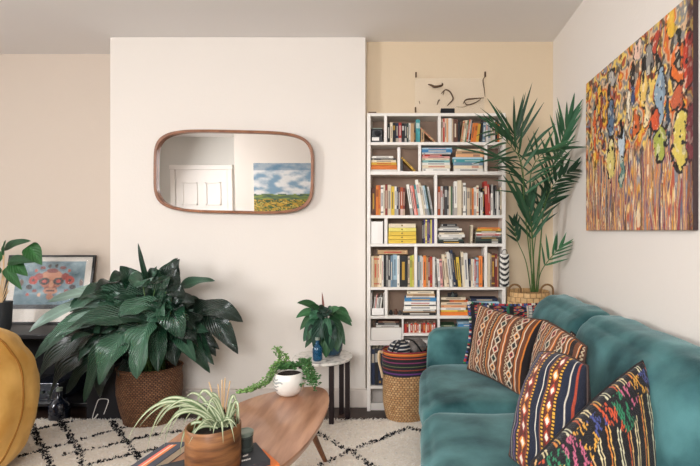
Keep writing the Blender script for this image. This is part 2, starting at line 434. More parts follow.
nt_ = M['pile'].node_tree; pb_ = nt_.nodes['Principled BSDF']; tr_s = nt_.nodes.new('ShaderNodeBsdfTranslucent'); mx_ = nt_.nodes.new('ShaderNodeMixShader'); mx_.inputs[0].default_value = 0.45
at_ = [n for n in nt_.nodes if n.type == 'HUE_SAT'][0]; nt_.links.new(at_.outputs[0], tr_s.inputs['Color']); nt_.links.new(pb_.outputs[0], mx_.inputs[1]); nt_.links.new(tr_s.outputs[0], mx_.inputs[2]); nt_.links.new(mx_.outputs[0], nt_.nodes['Material Output'].inputs[0])
o = mb.build('wool_pile', 'pile', rug); o['kind'] = 'stuff'

# ------------------------------------------------------------------ bookcase
SF = 3.30; SB = DR-0.002     # front and back planes
sx = lambda px: pxX(px, SF)
sz = lambda py: pyZ(py, SF)
bc = thing('bookcase', 'tall white bookcase with staggered cells full of books in the alcove', 'bookcase', ((sx(367)+sx(505))/2, (SF+SB)/2, 0))
def part(nm, *b, m='shelfw', bevel=0.0015):
    return MB().box(*b).build(nm, m, bc, bevel=bevel, seg=1)
ztop, zbot = sz(113), sz(389)
part('side_panel', sx(367), sx(370.5), SF, SB, 0.0, ztop)
part('side_panel', sx(502.3), sx(505.8), SF, SB, 0.0, ztop)
part('back_panel', sx(370.5), sx(502.3), SB-0.006, SB, zbot, ztop-0.002, m='taupe_shade')  # added sheet; its dark taupe stands in for shade inside the cells
BY = [(113, 116), (142, 145), (171.3, 174.8), (215.2, 218.2), (243.6, 246.6), (287.3, 290), (315.8, 318.8), (386, 389)]
for a, b in BY: part('shelf_board', sx(370.5), sx(502.3), SF+0.001, SB-0.006, sz(b), sz(a))
part('shelf_board', sx(437.5), sx(502.3), SF+0.001, SB-0.006, sz(336), sz(333))
part('shelf_board', sx(370.5), sx(437.5), SF+0.001, SB-0.006, sz(345.5), sz(340.5))
part('shelf_board', sx(403.5), sx(437.5), SF+0.001, SB-0.006, sz(336), sz(333.4))
DV = [(384, 387, 116, 142), (438, 441, 116, 142), (418.2, 421.2, 145, 171.3), (484.5, 487.5, 145, 171.3), (434.3, 437.3, 174.8, 215.2),
      (384.3, 387.5, 218.2, 243.6), (434.3, 437.3, 218.2, 243.6), (414.3, 417.3, 246.6, 287.3), (484.5, 487.4, 246.6, 287.3),
      (384.6, 387.6, 290, 315.8), (437, 439.8, 290, 315.8), (437.5, 440, 318.8, 386), (401.8, 403.6, 318.8, 340.5)]
for a, b, c, d_ in DV: part('divider', sx(a), sx(b), SF+0.002, SB-0.006, sz(d_), sz(c))
MB().box(sx(370.5), sx(502.3), SF+0.02, SF+0.035, 0, 0.05).build('plinth_rail', 'shelfw', bc)
dr = MB().box(sx(371.2), sx(401.6), SF-0.004, SF+0.012, sz(340.2), sz(327.7)).build('drawer', 'shelfw', bc, bevel=0.002)

# ------------------------------------------------------------------ books
PAL = dict(black='#1b1a1c', charcoal='#3a3838', white='#e9e4da', cream='#e0d0b4', tan='#b8956c', beige='#cdb79a', brown='#5e3b2c', navy='#1e2a44',
  red='#b23227', darkred='#7c2a26', orange='#d9772c', rust='#b2532c', yellow='#e0bd45', mustard='#cfa136', lemon='#e6d870', green='#4c6b4a', darkgreen='#26382f',
  lime='#b4b545', teal='#3f8f92', aqua='#7fb2b0', lightblue='#a9c6d3', blue='#3f7fae', steel='#6d8698', grey='#9a9791', palegrey='#c6c4be', pink='#dd9f97',
  purple='#4b3a78', coral='#d8694f', peach='#e2a878', olive='#6f6a3c')
NAMEC = dict(darkred='dark red', darkgreen='dark green', lightblue='light blue', palegrey='pale grey', steel='steel blue', lemon='pale yellow', aqua='pale teal', lime='lime green')
ORD = ['first', 'second', 'third', 'fourth', 'fifth', 'sixth', 'seventh', 'eighth', 'ninth', 'tenth', 'eleventh', 'twelfth', 'thirteenth', 'fourteenth', 'fifteenth', 'sixteenth',
       'seventeenth', 'eighteenth', 'nineteenth', 'twentieth', 'twenty-first', 'twenty-second', 'twenty-third', 'twenty-fourth', 'twenty-fifth', 'twenty-sixth', 'twenty-seventh', 'twenty-eighth', 'twenty-ninth', 'thirtieth']
brs = random.Random(11)
PAGE = col('#e6dcc4')
ACC = ['cream', 'white', 'black', 'mustard', 'red', 'navy']
def book_mb(w, h, dep, c, accent, style, rot):
    """book with its spine at local y=0 facing -y: covers, hollow page block, spine bands"""
    mb = MB(); t = min(0.0018, w*0.15); cc = col(PAL[c]); v = brs.uniform(0.85, 1.12); cc = tuple(min(1, x*v) for x in cc); ac = mixc(col(PAL[accent]), cc, 0.45 if style in (1, 4, 5) else 0.2)
    mb.box(0, t, 0, dep, 0, h, cc, rot); mb.box(w-t, w, 0, dep, 0, h, cc, rot)
    mb.box(t, w-t, 0, t, 0, h, cc, rot)
    mb.box(t, w-t, t, dep-0.003, 0.002, h-0.002, PAGE, rot)
    e = -0.0004
    if style == 1: mb.box(w*0.12, w*0.88, e, 0, h*0.62, h*0.86, ac, rot)
    elif style == 2: mb.box(0, w, e, 0, h*0.88, h*0.93, ac, rot); mb.box(0, w, e, 0, h*0.08, h*0.12, ac, rot); mb.box(w*0.3, w*0.7, e, 0, h*0.3, h*0.75, ac, rot)
    elif style == 3: mb.box(w*0.3, w*0.65, e, 0, h*0.22, h*0.8, ac, rot)
    elif style == 4: mb.box(0, w, e, 0, 0, h*0.22, ac, rot); mb.box(w*0.3, w*0.7, e, 0, h*0.35, h*0.85, ac, rot)
    elif style == 5: mb.box(w*0.2, w*0.8, e, 0, h*0.05, h*0.12, ac, rot); mb.box(w*0.35, w*0.62, e, 0, h*0.4, h*0.9, ac, rot)
    return mb
def acc_for(c):
    dark = c in ('black', 'charcoal', 'navy', 'brown', 'darkred', 'red', 'darkgreen', 'green', 'purple', 'teal', 'blue', 'rust', 'olive', 'steel')
    return brs.choice(['cream', 'white', 'mustard', 'white'] if dark else ['black', 'navy', 'red', 'charcoal', 'brown'])
def cname(c): return NAMEC.get(c, c)
def label_all(items, place, kind, frm):
    """items: list of (obj, colour, size word). one label each, by look, else neighbours, else rank"""
    cols = [c for _, c, _ in items]
    used = {}
    for i, (o, c, sz_) in enumerate(items):
        same = [j for j in range(len(items)) if items[j][1] == c]
        if len(same) == 1: lb = f"{cname(c)} {kind}, the only {cname(c)} one, {place}"
        else:
            lft = cname(cols[i-1]) if i else None; rgt = cname(cols[i+1]) if i+1 < len(cols) else None
            sig = [(cols[j-1] if j else None, cols[j+1] if j+1 < len(cols) else None) for j in same]
            me_ = (cols[i-1] if i else None, cols[i+1] if i+1 < len(cols) else None)
            if sig.count(me_) == 1 and lft and rgt and frm == 'left': lb = f"{cname(c)} {kind} between {lft} and {rgt} ones, {place}"
            else: lb = f"{cname(c)} {kind}, {ORD[i]} from the {frm}, {place}"
        lb = lb.replace(' one, ', ', ') if len(lb.split()) > 16 else lb
        o['label'] = lb; o['category'] = 'book'
def size_word(h, w):
    return 'tall' if h > 30 else ('thick' if w > 4.2 else 'slim' if w < 2.2 else 'upright')
def upright(spec, x0, ybot, place, group, depth=(0.10, 0.13)):
    """spec: 'colour:w:h[:lean]' in photo pixels at the shelf's front plane; gap:w leaves room"""
    nxt = min([a for a, b, c, d_ in DV if d_ == ybot and a > x0+2]+[502.3]); toks = [q.split(':') for q in spec.split()]
    need = sum(float(q[1])/max(0.5, math.cos(R(float(q[3])) if len(q) > 3 else 0)) for q in toks)
    fit = min(1, (nxt-x0-0.4)/need) if len(toks) > 1 else 1
    k = SF/F; x = sx(x0)+0.0004; z0 = sz(ybot)+0.0006; items = []; kw = k*fit
    for tok in spec.split():
        q = tok.split(':')
        if q[0] == 'gap': x += float(q[1])*kw; continue
        c, w, h = q[0], float(q[1])*kw, float(q[2])*k; lean = R(float(q[3])) if len(q) > 3 else 0
        dep = brs.uniform(*depth); y = SF+0.012+brs.uniform(0, 0.012)
        ww = w*0.95
        lift = ww*math.sin(abs(lean))
        def rot(p, x=x, y=y, lean=lean, ww=ww):
            ca, sa = math.cos(lean), math.sin(lean)
            if lean >= 0: px, pz = p.x-ww, p.z; return Vector((x+ww+px*ca+pz*sa, y+p.y, z0-px*sa+pz*ca)) if False else Vector((x+px*ca+pz*sa+ww, y+p.y, z0+pz*ca-px*sa))
            px, pz = p.x, p.z; return Vector((x+px*ca+pz*sa, y+p.y, z0+pz*ca-px*sa))
        o = book_mb(ww, h, dep, c, acc_for(c), brs.choice([0, 1, 2, 3, 4, 5, 3]), rot).build('book', 'col')
        o['group'] = group
        items.append((o, c, size_word(float(q[2]), float(q[1]))))
        x += w/max(0.5, math.cos(lean))
    if len(items) == 1: items[0][0]['label'] = f"slim {cname(items[0][1])} book {place}"; items[0][0]['category'] = 'book'
    else: label_all(items, place, 'book', 'left')
def stack(spec, ybot, place, group, dep=0.13):
    """spec bottom to top: 'colour:thick:x0:x1'"""
    k = SF/F; z = sz(ybot)+0.0005; items = []
    for tok in spec.split():
        q = tok.split(':'); c, th, a, b = q[0], float(q[1])*k, sx(float(q[2])), sx(float(q[3]))
        y = SF+0.010+brs.uniform(0, 0.008)
        def rot(p, a=a, y=y, z=z, b=b): return Vector((a+p.z, y+p.y, z+p.x))
        o = book_mb(th*0.95, b-a, dep*brs.uniform(0.85, 1), c, acc_for(c), brs.choice([1, 3, 5, 3, 0]), rot).build('book', 'col')
        o['group'] = group; items.append((o, c, 'flat')); z += th
    if len(items) == 1: items[0][0]['label'] = f"flat {cname(items[0][1])} book {place}"; items[0][0]['category'] = 'book'
    else: label_all(items, place, 'book lying flat', 'bottom')
G = 'books in the bookcase'
upright('black:2.6:19 cream:2.6:20 black:3:19.5 navy:3:19.5 red:3:20 black:3:19 charcoal:2.2:19 darkgreen:1.8:19 white:2:19.5 tan:3.6:19 charcoal:1.5:12 teal:4.6:23 gap:0.6 tan:3.6:13', 387.3, 142, "top shelf's middle cell", G)
upright('tan:1.8:21:-47', 434.6, 142, "leaning steeply in the top shelf's middle cell", G)
upright('cream:2:24 red:1.8:24 cream:2:24 peach:2:24 white:4:24.5 beige:1.6:24 brown:5:23.5 black:2.6:21 tan:2.4:22:8 cream:2.6:22.5:8 green:1.6:22:8 rust:1.8:23:8 white:1.2:23:8 black:2:22:8 orange:3.2:19.5:7 orange:2.8:19.5:7 mustard:3:19:7 gap:0.9 black:2.2:22:5 gap:0.9 steel:3:20:3 gap:0.8 palegrey:2.6:20 steel:2.8:21 cream:2.4:22 white:2.8:22 black:2.6:23 orange:2.2:18 cream:2.2:21', 441.4, 142, "top shelf's right cell", G)
stack('white:2:370.8:397 orange:4.6:370.8:397 mustard:2.6:371:396.5 cream:2.4:371:396 charcoal:1.8:371:395.5 white:2.2:371.5:393', 171.3, "second shelf's left pile", G)
upright('mustard:1.8:19:-45', 414.2, 171.3, "leaning by the bookend on the second shelf", G)
stack('white:3.4:422.2:450 cream:3:422.2:450.5 white:2.6:422:450 aqua:2.4:422.5:450 cream:2:422:449.5 pink:1.8:422:450 red:2:422:442 palegrey:1.8:422:451 blue:3.4:421.8:452.3 lightblue:1.4:422:452', 171.3, "left pile, second shelf's middle cell", G)
stack('white:3.2:453.8:483.6 cream:3:453.8:483 steel:3:453.2:483.6 teal:3.4:452.6:483.6 lightblue:1.8:453:483 peach:3.2:456:484 tan:3.2:456:484 beige:2:457:481', 171.3, "right pile, second shelf's middle cell", G)
upright('brown:4.8:27.5 orange:3:30 rust:2:30 white:3:30 cream:1.6:30.5 darkred:2.6:31 cream:3.6:30.5 yellow:3.6:29 white:2.2:29 navy:1.8:28 brown:2:28.5 rust:2.8:28 darkred:2.2:27.5 gap:5.6 white:3:31:-8 charcoal:1.2:28:-8 pink:2.4:30:-9 coral:1.4:30:-9 teal:2.4:31:-9 white:3.2:36:-9 cream:1.8:33:-9 white:2.4:30:-10 lightblue:2:30:-10 darkgreen:2:30.5:-10 gap:0.2 palegrey:2:29:-10', 371, 215.2, "third shelf's left cell", G)
upright('rust:3:29 palegrey:2.4:29 brown:1.6:27 charcoal:3:29.5 black:1.6:29 cream:2:29 green:1.8:29 grey:1.6:28 white:3.4:34 cream:4.6:35 beige:1.4:33 white:3:32.5 grey:1.2:28 beige:3:27.5 tan:2.2:27.5 orange:1.8:27 white:3:28 cream:2.4:30 black:1.6:28 white:2.4:23 charcoal:1.2:28 gap:1.8 red:3.4:34:-3 red:2:31:-3 white:2:22 grey:2.2:31:-3 charcoal:1.6:30 white:2.6:24 black:1.2:24 cream:1.6:28', 437.8, 215.2, "third shelf right cell", G)
upright('black:1.6:23 purple:1.6:24 lemon:1.8:24 purple:2.4:24 charcoal:1:24 lemon:1.8:24 purple:1.8:24', 422.2, 243.6, "beside the yellow boxes, fourth shelf", G)
stack('black:2.4:438:464.5 darkgreen:1.8:438:463.5 palegrey:2:439:462 white:3:438:465 cream:1.8:439:464 charcoal:2:438.5:461 white:2.2:438:462 grey:1.8:440:459 black:3:441:457', 243.6, "left pile, fourth shelf's right cell", G)
upright('cream:2:18.5:3', 470.5, 243.6, "standing alone between two piles, fourth shelf", G)
stack('black:2.6:475.5:502 darkgreen:2:475.5:502 charcoal:1.8:476:501.6 grey:1.6:475.8:502 red:1.4:477:500 white:1.6:476:502 olive:1.8:476.5:501 mustard:2:477:501.5 orange:1.4:478:500', 243.6, "fourth shelf's far right pile", G)
upright('cream:2.6:31 tan:3.8:31 beige:2:31 cream:2.6:32 white:1.8:32 black:2.8:32.5 grey:2:32 charcoal:2.6:32 steel:2.2:31.5 lightblue:4.6:32.5 white:2.6:31.5 black:8.6:31.5 beige:2.2:31 lime:2.4:31.5 lemon:1.8:32', 371, 287.3, "fifth shelf's left cell", G)
stack('tan:4.2:377.5:407.5', 254.3, "resting on the upright books, fifth shelf", G, 0.1)
upright('steel:2:31.5 palegrey:2.4:31.5 white:1.2:30 orange:3.2:31.5 tan:2:30 darkred:1.8:29.5 red:2.6:30.5 white:2.6:30 grey:1.8:29.5 gap:1.5 white:2.6:28:-3 pink:2.8:28:-3 gap:1.2 cream:3:32.5:-5 beige:2:32.5:-5 gap:0.6 white:3:35:-6 palegrey:1.2:34:-6 navy:2.6:37:-6 black:2.2:34:-6 yellow:3.2:30:-5 charcoal:1:30:-4 cream:2.8:35:-3 white:4.2:34:-3 navy:1.8:28 cream:2:28 white:1.6:28 red:1.4:28 lightblue:2.4:29 grey:1:29 orange:3.8:31 black:1.2:30', 417.8, 287.3, "fifth shelf's middle cell", G)
upright('cream:2.6:34 beige:1.6:33 brown:3.4:34 darkred:2:33 tan:1.4:31 charcoal:2:30', 487.8, 287.3, "fifth shelf's right cell", G)
stack('black:3.2:402.5:436 tan:1:403:436 palegrey:1.6:403:435 white:3.6:404:436.4 charcoal:1.2:405:435 white:3.4:404:436 blue:4:404.5:436.6 white:1.2:406:435 tan:2.4:407:435 cream:2.8:407:434', 315.8, "sixth shelf's middle pile", G)
stack('orange:3.6:440.4:468 yellow:1.8:441:468 white:2.4:440.4:466 peach:2.6:441:467 beige:3:441:467 rust:2:450:468 cream:2.6:441:466', 315.8, "sixth shelf's pile under the small camera", G)
stack('brown:5:472:500 steel:5:471:500 lightblue:4:470.5:499.5 navy:3:471:498', 315.8, "sixth shelf's far right pile", G)
upright('red:2.4:9 darkred:2:9.5 white:1.6:8.5 red:2.6:9 cream:1.4:8 rust:2.6:10 red:2:9 white:1.8:8.5 darkred:2.4:9.5 red:2.6:10 cream:1.4:8 red:2.4:10 rust:2.4:9 white:1.4:8 red:2.4:10', 404.2, 333.4, "small row on the seventh shelf", G, (0.06, 0.08))
stack('cream:3:457:486 teal:3:457:486 blue:2.6:458:485 lightblue:1.8:458:484', 333, "seventh shelf beside the sofa arm", G)
stack('charcoal:3:440.5:456 black:2.8:440.5:455.5 green:1.6:441:455', 333, "small dark pile on the seventh shelf", G)
upright('navy:3.6:36 black:3.4:37 navy:3.8:36 charcoal:3.2:37 navy:3.6:36 black:3.6:35 darkgreen:3.4:36', 371, 386, "lowest shelf behind the basket", G)
stack('palegrey:2:376:399 charcoal:2.4:375:398 brown:1.6:378:399', 327.6, "on the closed drawer", G)

# other things in the bookcase
x0, x1 = sx(370.9), sx(382.6); z0 = sz(142)+0.0005
t = thing('film_camera', 'small black camera with a white label panel in the top left cell', 'camera', ((x0+x1)/2, SF+0.05, z0))
MB().box(x0, x1, SF+0.02, SF+0.09, z0, z0+0.095).build('body', 'black', t, bevel=0.006)
MB().box(x0+0.006, x0+0.055, SF+0.016, SF+0.02, z0+0.012, z0+0.035).build('label_panel', 'white', t)
MB().box(x0+0.008, x1-0.006, SF+0.025, SF+0.085, z0+0.095, z0+0.102).build('top_plate', 'greylid', t, bevel=0.002)
mb = MB(); mb.tube([(x0+0.045, SF+0.02, z0+0.062), (x0+0.045, SF+0.004, z0+0.062)], [0.021, 0.019], 18); mb.build('lens', 'blackm', t, smooth=True, auto=40)
# bookend
t = MB().box(sx(397.4), sx(400.2), SF+0.01, SF+0.1, sz(171.2), sz(147)).box(sx(397.4), sx(403.5), SF+0.01, SF+0.1, sz(171.2), sz(170.7))
tag(t.build('bookend', 'white', bevel=0.001), 'white L-shaped bookend on the second shelf beside the orange pile', 'bookend')
t = MB().box(sx(400.5), sx(402.7), SF+0.02, SF+0.08, sz(170.6), sz(157))
tag(t.build('box', 'black', bevel=0.001), 'narrow black box beside the white bookend on the second shelf', 'box')
# white file box
x0, x1, z0 = sx(371), sx(382.8), sz(243.6)+0.0005
mb = MB(); mb.box(x0, x1, SF+0.006, SF+0.012, z0, sz(221.5)).box(x0, x0+0.004, SF+0.012, SF+0.13, z0, sz(220.8)).box(x1-0.004, x1, SF+0.012, SF+0.13, z0, sz(220.8)).box(x0, x1, SF+0.012, SF+0.13, z0, z0+0.004)
tag(mb.build('file_box', 'white', bevel=0.001), 'plain white file box in the fourth shelf left cell', 'box')
# yellow card boxes
zz = sz(243.6)+0.0005
YB_ = [('mustard', 4.1, 388.4, 416.2, 'lowest'), ('mustard', 4.1, 388.2, 416.2, 'second from the bottom'), ('mustard', 4.1, 388.4, 416, 'third from the bottom'), ('lemon', 3.6, 388.6, 416, 'fourth from the bottom, paler'), ('cream', 4.2, 388.6, 415.6, 'topmost and cream coloured')]
for i, (c, th, a, b, wd) in enumerate(YB_):
    h = th*SF/F; mb = MB(); cc = col(PAL['yellow'] if c == 'mustard' else PAL[c])
    mb.box(sx(a), sx(b), SF+0.008, SF+0.13, zz, zz+h*0.94, cc)
    mb.box(sx(402)-0.006, sx(402)+0.006, SF+0.0072, SF+0.008, zz+h*0.35, zz+h*0.65, col('#7d6a30'))
    tag(mb.build('card_box', 'col', bevel=0.0008), f'yellow card box on the fourth shelf, {wd} of the pile', 'box', 'yellow card boxes'); zz += h
bpy.data.objects['card_box.004']['label'] = 'cream card box topmost of the yellow pile on the fourth shelf'
# magazine holder with papers
x0, x1, z0 = sx(371.2), sx(384), sz(315.8)+0.0005
t = thing('magazine_holder', 'white magazine holder stuffed with papers on the sixth shelf left cell', 'magazine holder', ((x0+x1)/2, SF+0.06, z0))
mb = MB(); mb.box(x0, x0+0.003, SF+0.01, SF+0.13, z0, z0+0.155).box(x1-0.003, x1, SF+0.01, SF+0.13, z0, z0+0.155).box(x0, x1, SF+0.01, SF+0.013, z0, z0+0.05).box(x0, x1, SF+0.01, SF+0.13, z0, z0+0.003)
mb.build('case', 'white', t)
mb = MB()
for i, (c, dx) in enumerate([('palegrey', 0.01), ('pink', 0.022), ('white', 0.034), ('palegrey', 0.046), ('grey', 0.058), ('white', 0.068)]):
    mb.box(x0+dx*0.8, x0+dx*0.8+0.006, SF+0.016, SF+0.12, z0+0.004, z0+0.13+0.012*math.sin(i*2), col(PAL[c]), rot=lambda p, i=i: Vector((p.x+(p.z-z0)*0.12, p.y, p.z)))
mb.build('papers', 'col', t)
# small ornaments on sixth shelf
for i, (px, h, c, lb) in enumerate([(390.5, 4.5, 'black', 'tiny black round ornament at the left end of the sixth shelf middle cell'), (395.5, 5.5, 'brown', 'tiny brown round ornament between two others, sixth shelf middle cell'), (400, 4, 'charcoal', 'tiny charcoal round ornament beside the flat book pile, sixth shelf')]):
    r = 0.013; z0 = sz(315.8)+0.0004; k = h*SF/F
    mb = MB().lathe([(0, z0), (r, z0), (r*1.2, z0+k*0.4), (r*0.6, z0+k*0.8), (r*0.7, z0+k), (0, z0+k)], 14, col(PAL[c]), (sx(px), SF+0.05))
    tag(mb.build('ornament', 'col', smooth=True), lb, 'ornament', 'tiny ornaments on the sixth shelf')
# compact camera on the pile
zc = sz(315.8)+18*SF/F+0.001
t = thing('film_camera', 'compact black camera on top of the flat books, sixth shelf', 'camera', (sx(453), SF+0.05, zc))
MB().box(sx(448), sx(458), SF+0.02, SF+0.07, zc, zc+0.026).build('body', 'black', t, bevel=0.004)
mb = MB(); mb.tube([(sx(453), SF+0.02, zc+0.013), (sx(453), SF+0.006, zc+0.013)], 0.011, 16); mb.build('lens', 'greytin', t, smooth=True, auto=40)
MB().box(sx(451.5), sx(454.5), SF+0.03, SF+0.06, zc+0.026, zc+0.034).build('viewfinder', 'black', t)
# zebra striped bag hung on the right upright
x0, x1 = sx(499.5), sx(509)
t = thing('tote_bag', 'black and white striped cloth bag hanging on the right edge of the bookcase', 'bag', (sx(504), SF-0.012, sz(287)))
def zeb(u, v):
    s = math.sin((v*7.0+1.2*math.sin(u*2.2+0.5))*2*math.pi/1.15)
    return col('#1a1a1c') if s > 0.05 else col('#ded9d0')
mb = MB(); mb.grid(10, 44, lambda u, v: (x0+(x1-x0)*u, SF-0.006-0.016*math.sin(math.pi*u)*(0.4+0.6*math.sin(math.pi*v)), sz(286.5)+(sz(254)-sz(286.5))*v), zeb)
mb.grid(10, 4, lambda u, v: (x0+(x1-x0)*u, SF-0.003, sz(286.5)+(sz(254)-sz(286.5))*v), lambda u, v: col('#1a1a1c'), flip=True)
mb.build('bag_body', 'col', t, smooth=True)
mb = MB(); mb.tube(catmull([(x0+0.01, SF-0.006, sz(254.5)), (sx(503), SF-0.008, sz(250)), (sx(506), SF-0.008, sz(250)), (x1-0.01, SF-0.006, sz(254.5))], 6), 0.002, 6); mb.build('handle', 'black', t)

# ornament panel on top of the bookcase
ax0, ax1, az0, az1, ay = sx(415), sx(486.5), ztop+0.0005, sz(73), 3.40
t = thing('acrylic_panel', 'clear acrylic panel with black brush strokes standing on the white bookcase', 'panel', ((ax0+ax1)/2, ay, az0))
MB().box(ax0, ax1, ay, ay+0.004, az0, az1-0.004).build('sheet', 'acrylic', t)
def stroke(pts, r, nm='brush_stroke'):
    pp = catmull([(pxX(a, ay), ay-0.004, pyZ(b, ay)) for a, b in pts], 6); n = len(pp)
    rr = [r*(0.35+0.65*math.sin(math.pi*(i+0.5)/n)) for i in range(n)]
    MB().tube(pp, rr, 6).build(nm, 'bronze', t, smooth=True)
stroke([(428, 84.5), (431.5, 85.5), (435, 87), (442, 85.5), (442, 83)], 0.009)
stroke([(443, 95), (445, 90), (450, 92), (453, 99), (449, 104), (447, 106)], 0.006)
stroke([(463, 104), (466, 100), (473, 99), (484, 98)], 0.006)
stroke([(464, 101), (467, 105), (475, 103), (481, 99)], 0.005)
stroke([(437, 105), (438.5, 101), (440, 100)], 0.005)
stroke([(441, 94), (444, 91), (443, 95)], 0.004); stroke([(419, 101), (420, 104)], 0.003)
stroke([(456, 107), (464, 107), (470, 104)], 0.002)
stroke([(486, 76), (483, 80), (484, 88), (485, 97)], 0.004)
for a, b in ((416, 75), (485.2, 74.5), (415.5, 110)):
    z = pyZ(b, ay); x = pxX(a, ay)
    MB().box(x-0.006, x+0.006, ay-0.006, ay+0.010, z-0.016, z+0.02).build('clamp', 'bronze', t, bevel=0.002)
tag(MB().box(sx(441), sx(455), SF+0.02, SF+0.08, ztop+0.0005, sz(107.5)).build('box', 'blackm', bevel=0.003), 'small black box on the bookcase in front of the acrylic panel', 'box')
tag(MB().box(sx(368), sx(376), SF+0.02, SF+0.07, ztop+0.0005, sz(111)).build('box', 'bronze', bevel=0.002), 'flat dark box at the left end of the bookcase top', 'box')

# ------------------------------------------------------------------ mirror
my = D-0.035
mc = P(234.5, 172, my); mw, mh = 79.5*my/F, 41.3*my/F
def moutline(s_w, s_h, n=96):
    out = []
    for i in range(n):
        a = 2*math.pi*i/n; c, s = math.cos(a), math.sin(a); e = 2/4.6
        out.append((math.copysign(abs(c)**e, c)*s_w, math.copysign(abs(s)**e, s)*s_h))
    return out
t = thing('wall_mirror', 'wide rounded mirror in a thin wooden frame on the chimney breast', 'mirror', mc)
TILT, ROLL = R(1.55), R(1.2)
def ring(o1, o2, y0, y1):
    n = len(o1); vs = [(x, y0, z) for x, z in o1]+[(x, y0, z) for x, z in o2]+[(x, y1, z) for x, z in o2]+[(x, y1, z) for x, z in o1]
    fs = []
    for i in range(n):
        j = (i+1) % n
        for k in range(4): a, b = k*n, ((k+1) % 4)*n; fs.append((a+i, a+j, b+j, b+i))
    return vs, fs
RM = Matrix.Rotation(TILT, 4, 'X') @ Matrix.Rotation(ROLL, 4, 'Y')
def mplace(vs): return [mc+(RM @ Vector(v)) for v in vs]
tk = 2.6*my/F
vs_, fs_ = ring(moutline(mw, mh), moutline(mw-tk, mh-tk), -0.022, 0.012)
o = MB().add(mplace(vs_), fs_).build('frame', 'frame', t, bevel=0.002); weld(o)
o.data.set_sharp_from_angle(angle=R(40))
ou = moutline(mw-tk+0.0005, mh-tk+0.0005); n = len(ou)
MB().add(mplace([(x, 0.002, z) for x, z in ou]+[(x, 0.008, z) for x, z in ou]), [tuple(range(n)), tuple(range(n, 2*n))[::-1]]+[(i, n+i, n+(i+1) % n, (i+1) % n) for i in range(n)]).build('mirror_glass', 'mirror', t)

# ------------------------------------------------------------------ pictures
def fb(x, y, z=0, oc=3):
    s = 0; a = 1; tt = 0
    for i in range(oc): s += a*noise.noise(Vector((x, y, z+i*7.3))); tt += a; a *= 0.5; x *= 2; y *= 2
    return s/tt
# large painting on the right wall
XP = XR-0.02
PY0, PY1 = XP*F/(586-VX), XP*F/(693-VX); PZ1 = CH+147*PY0/F; PZ0 = CH+0.003
def pu(px): return (PY0-XP*F/(px-VX))/(PY0-PY1)
def pv(px, py): return (CH-(py-VY)*(XP*F/(px-VX))/F-PZ0)/(PZ1-PZ0)
FIG = [  # px, py, half width u, half height v, colour
 (611, 118, .040, .10, '#5f7690'), (612, 78, .035, .06, '#b5b0ab'), (609, 92, .018, .05, '#1d1a20'), (600, 100, .03, .09, '#e9b82f'),
 (611, 160, .045, .11, '#ddcb78'), (622, 146, .030, .10, '#c4d2dc'), (621, 130, .018, .05, '#1f2025'), (622, 173, .028, .08, '#6b9086'),
 (601, 112, .02, .12, '#9a4030'), (595, 130, .02, .14, '#e0662f'), (633, 94, .022, .07, '#3a4f7e'), (633, 74, .018, .06, '#221b1c'), (638, 50, .035, .05, '#e8c2ad'),
 (644, 86, .030, .10, '#ecc56a'), (649, 60, .032, .07, '#8f8d88'), (643, 67, .015, .07, '#1b1a1d'), (656, 42, .030, .05, '#b8432f'), (658, 64, .020, .05, '#1a1719'),
 (660, 96, .040, .12, '#93aabb'), (660, 143, .045, .08, '#aeb453'), (655, 120, .04, .05, '#d85a35'), (678, 62, .050, .085, '#e0702e'), (678, 62, .020, .045, '#1c1a1c'),
 (680, 140, .050, .12, '#dcc660'), (678, 98, .035, .06, '#c4603f'), (672, 30, .04, .03, '#e8b93c'), (688, 60, .03, .12, '#c2412c'), (690, 130, .025, .12, '#a04a52'),
 (646, 115, .02, .06, '#f0d9a4'), (636, 122, .03, .06, '#d76a34'), (650, 130, .012, .05, '#25242b'), (668, 120, .014, .10, '#34495e'), (678, 38, .02, .035, '#20241f'), (628, 108, .012, .08, '#e8dcc2')]
FIG = [(pu(a), pv(a, b), c, d_, col(e)) for a, b, c, d_, e in FIG]
STRK = [col(c) for c in ('#d0693a', '#e6b25a', '#80607c', '#d9873e', '#8e8f94', '#c25f44', '#ecca86', '#6f5468', '#e0a03e', '#a59c9c', '#a04a48', '#66707f', '#e6c795')]
TOPC = [col(c) for c in ('#e0982c', '#ecc04a', '#e8ae3c', '#d8692c', '#d9b38c', '#8d8a86', '#eac765', '#b5532f', '#7f8796')]
def pal(P_, x):
    x = (x % 1)*len(P_); k = int(x); f = x-k; f = max(0, min(1, (f-0.6)/0.4)); return mixc(P_[k % len(P_)], P_[(k+1) % len(P_)], f)
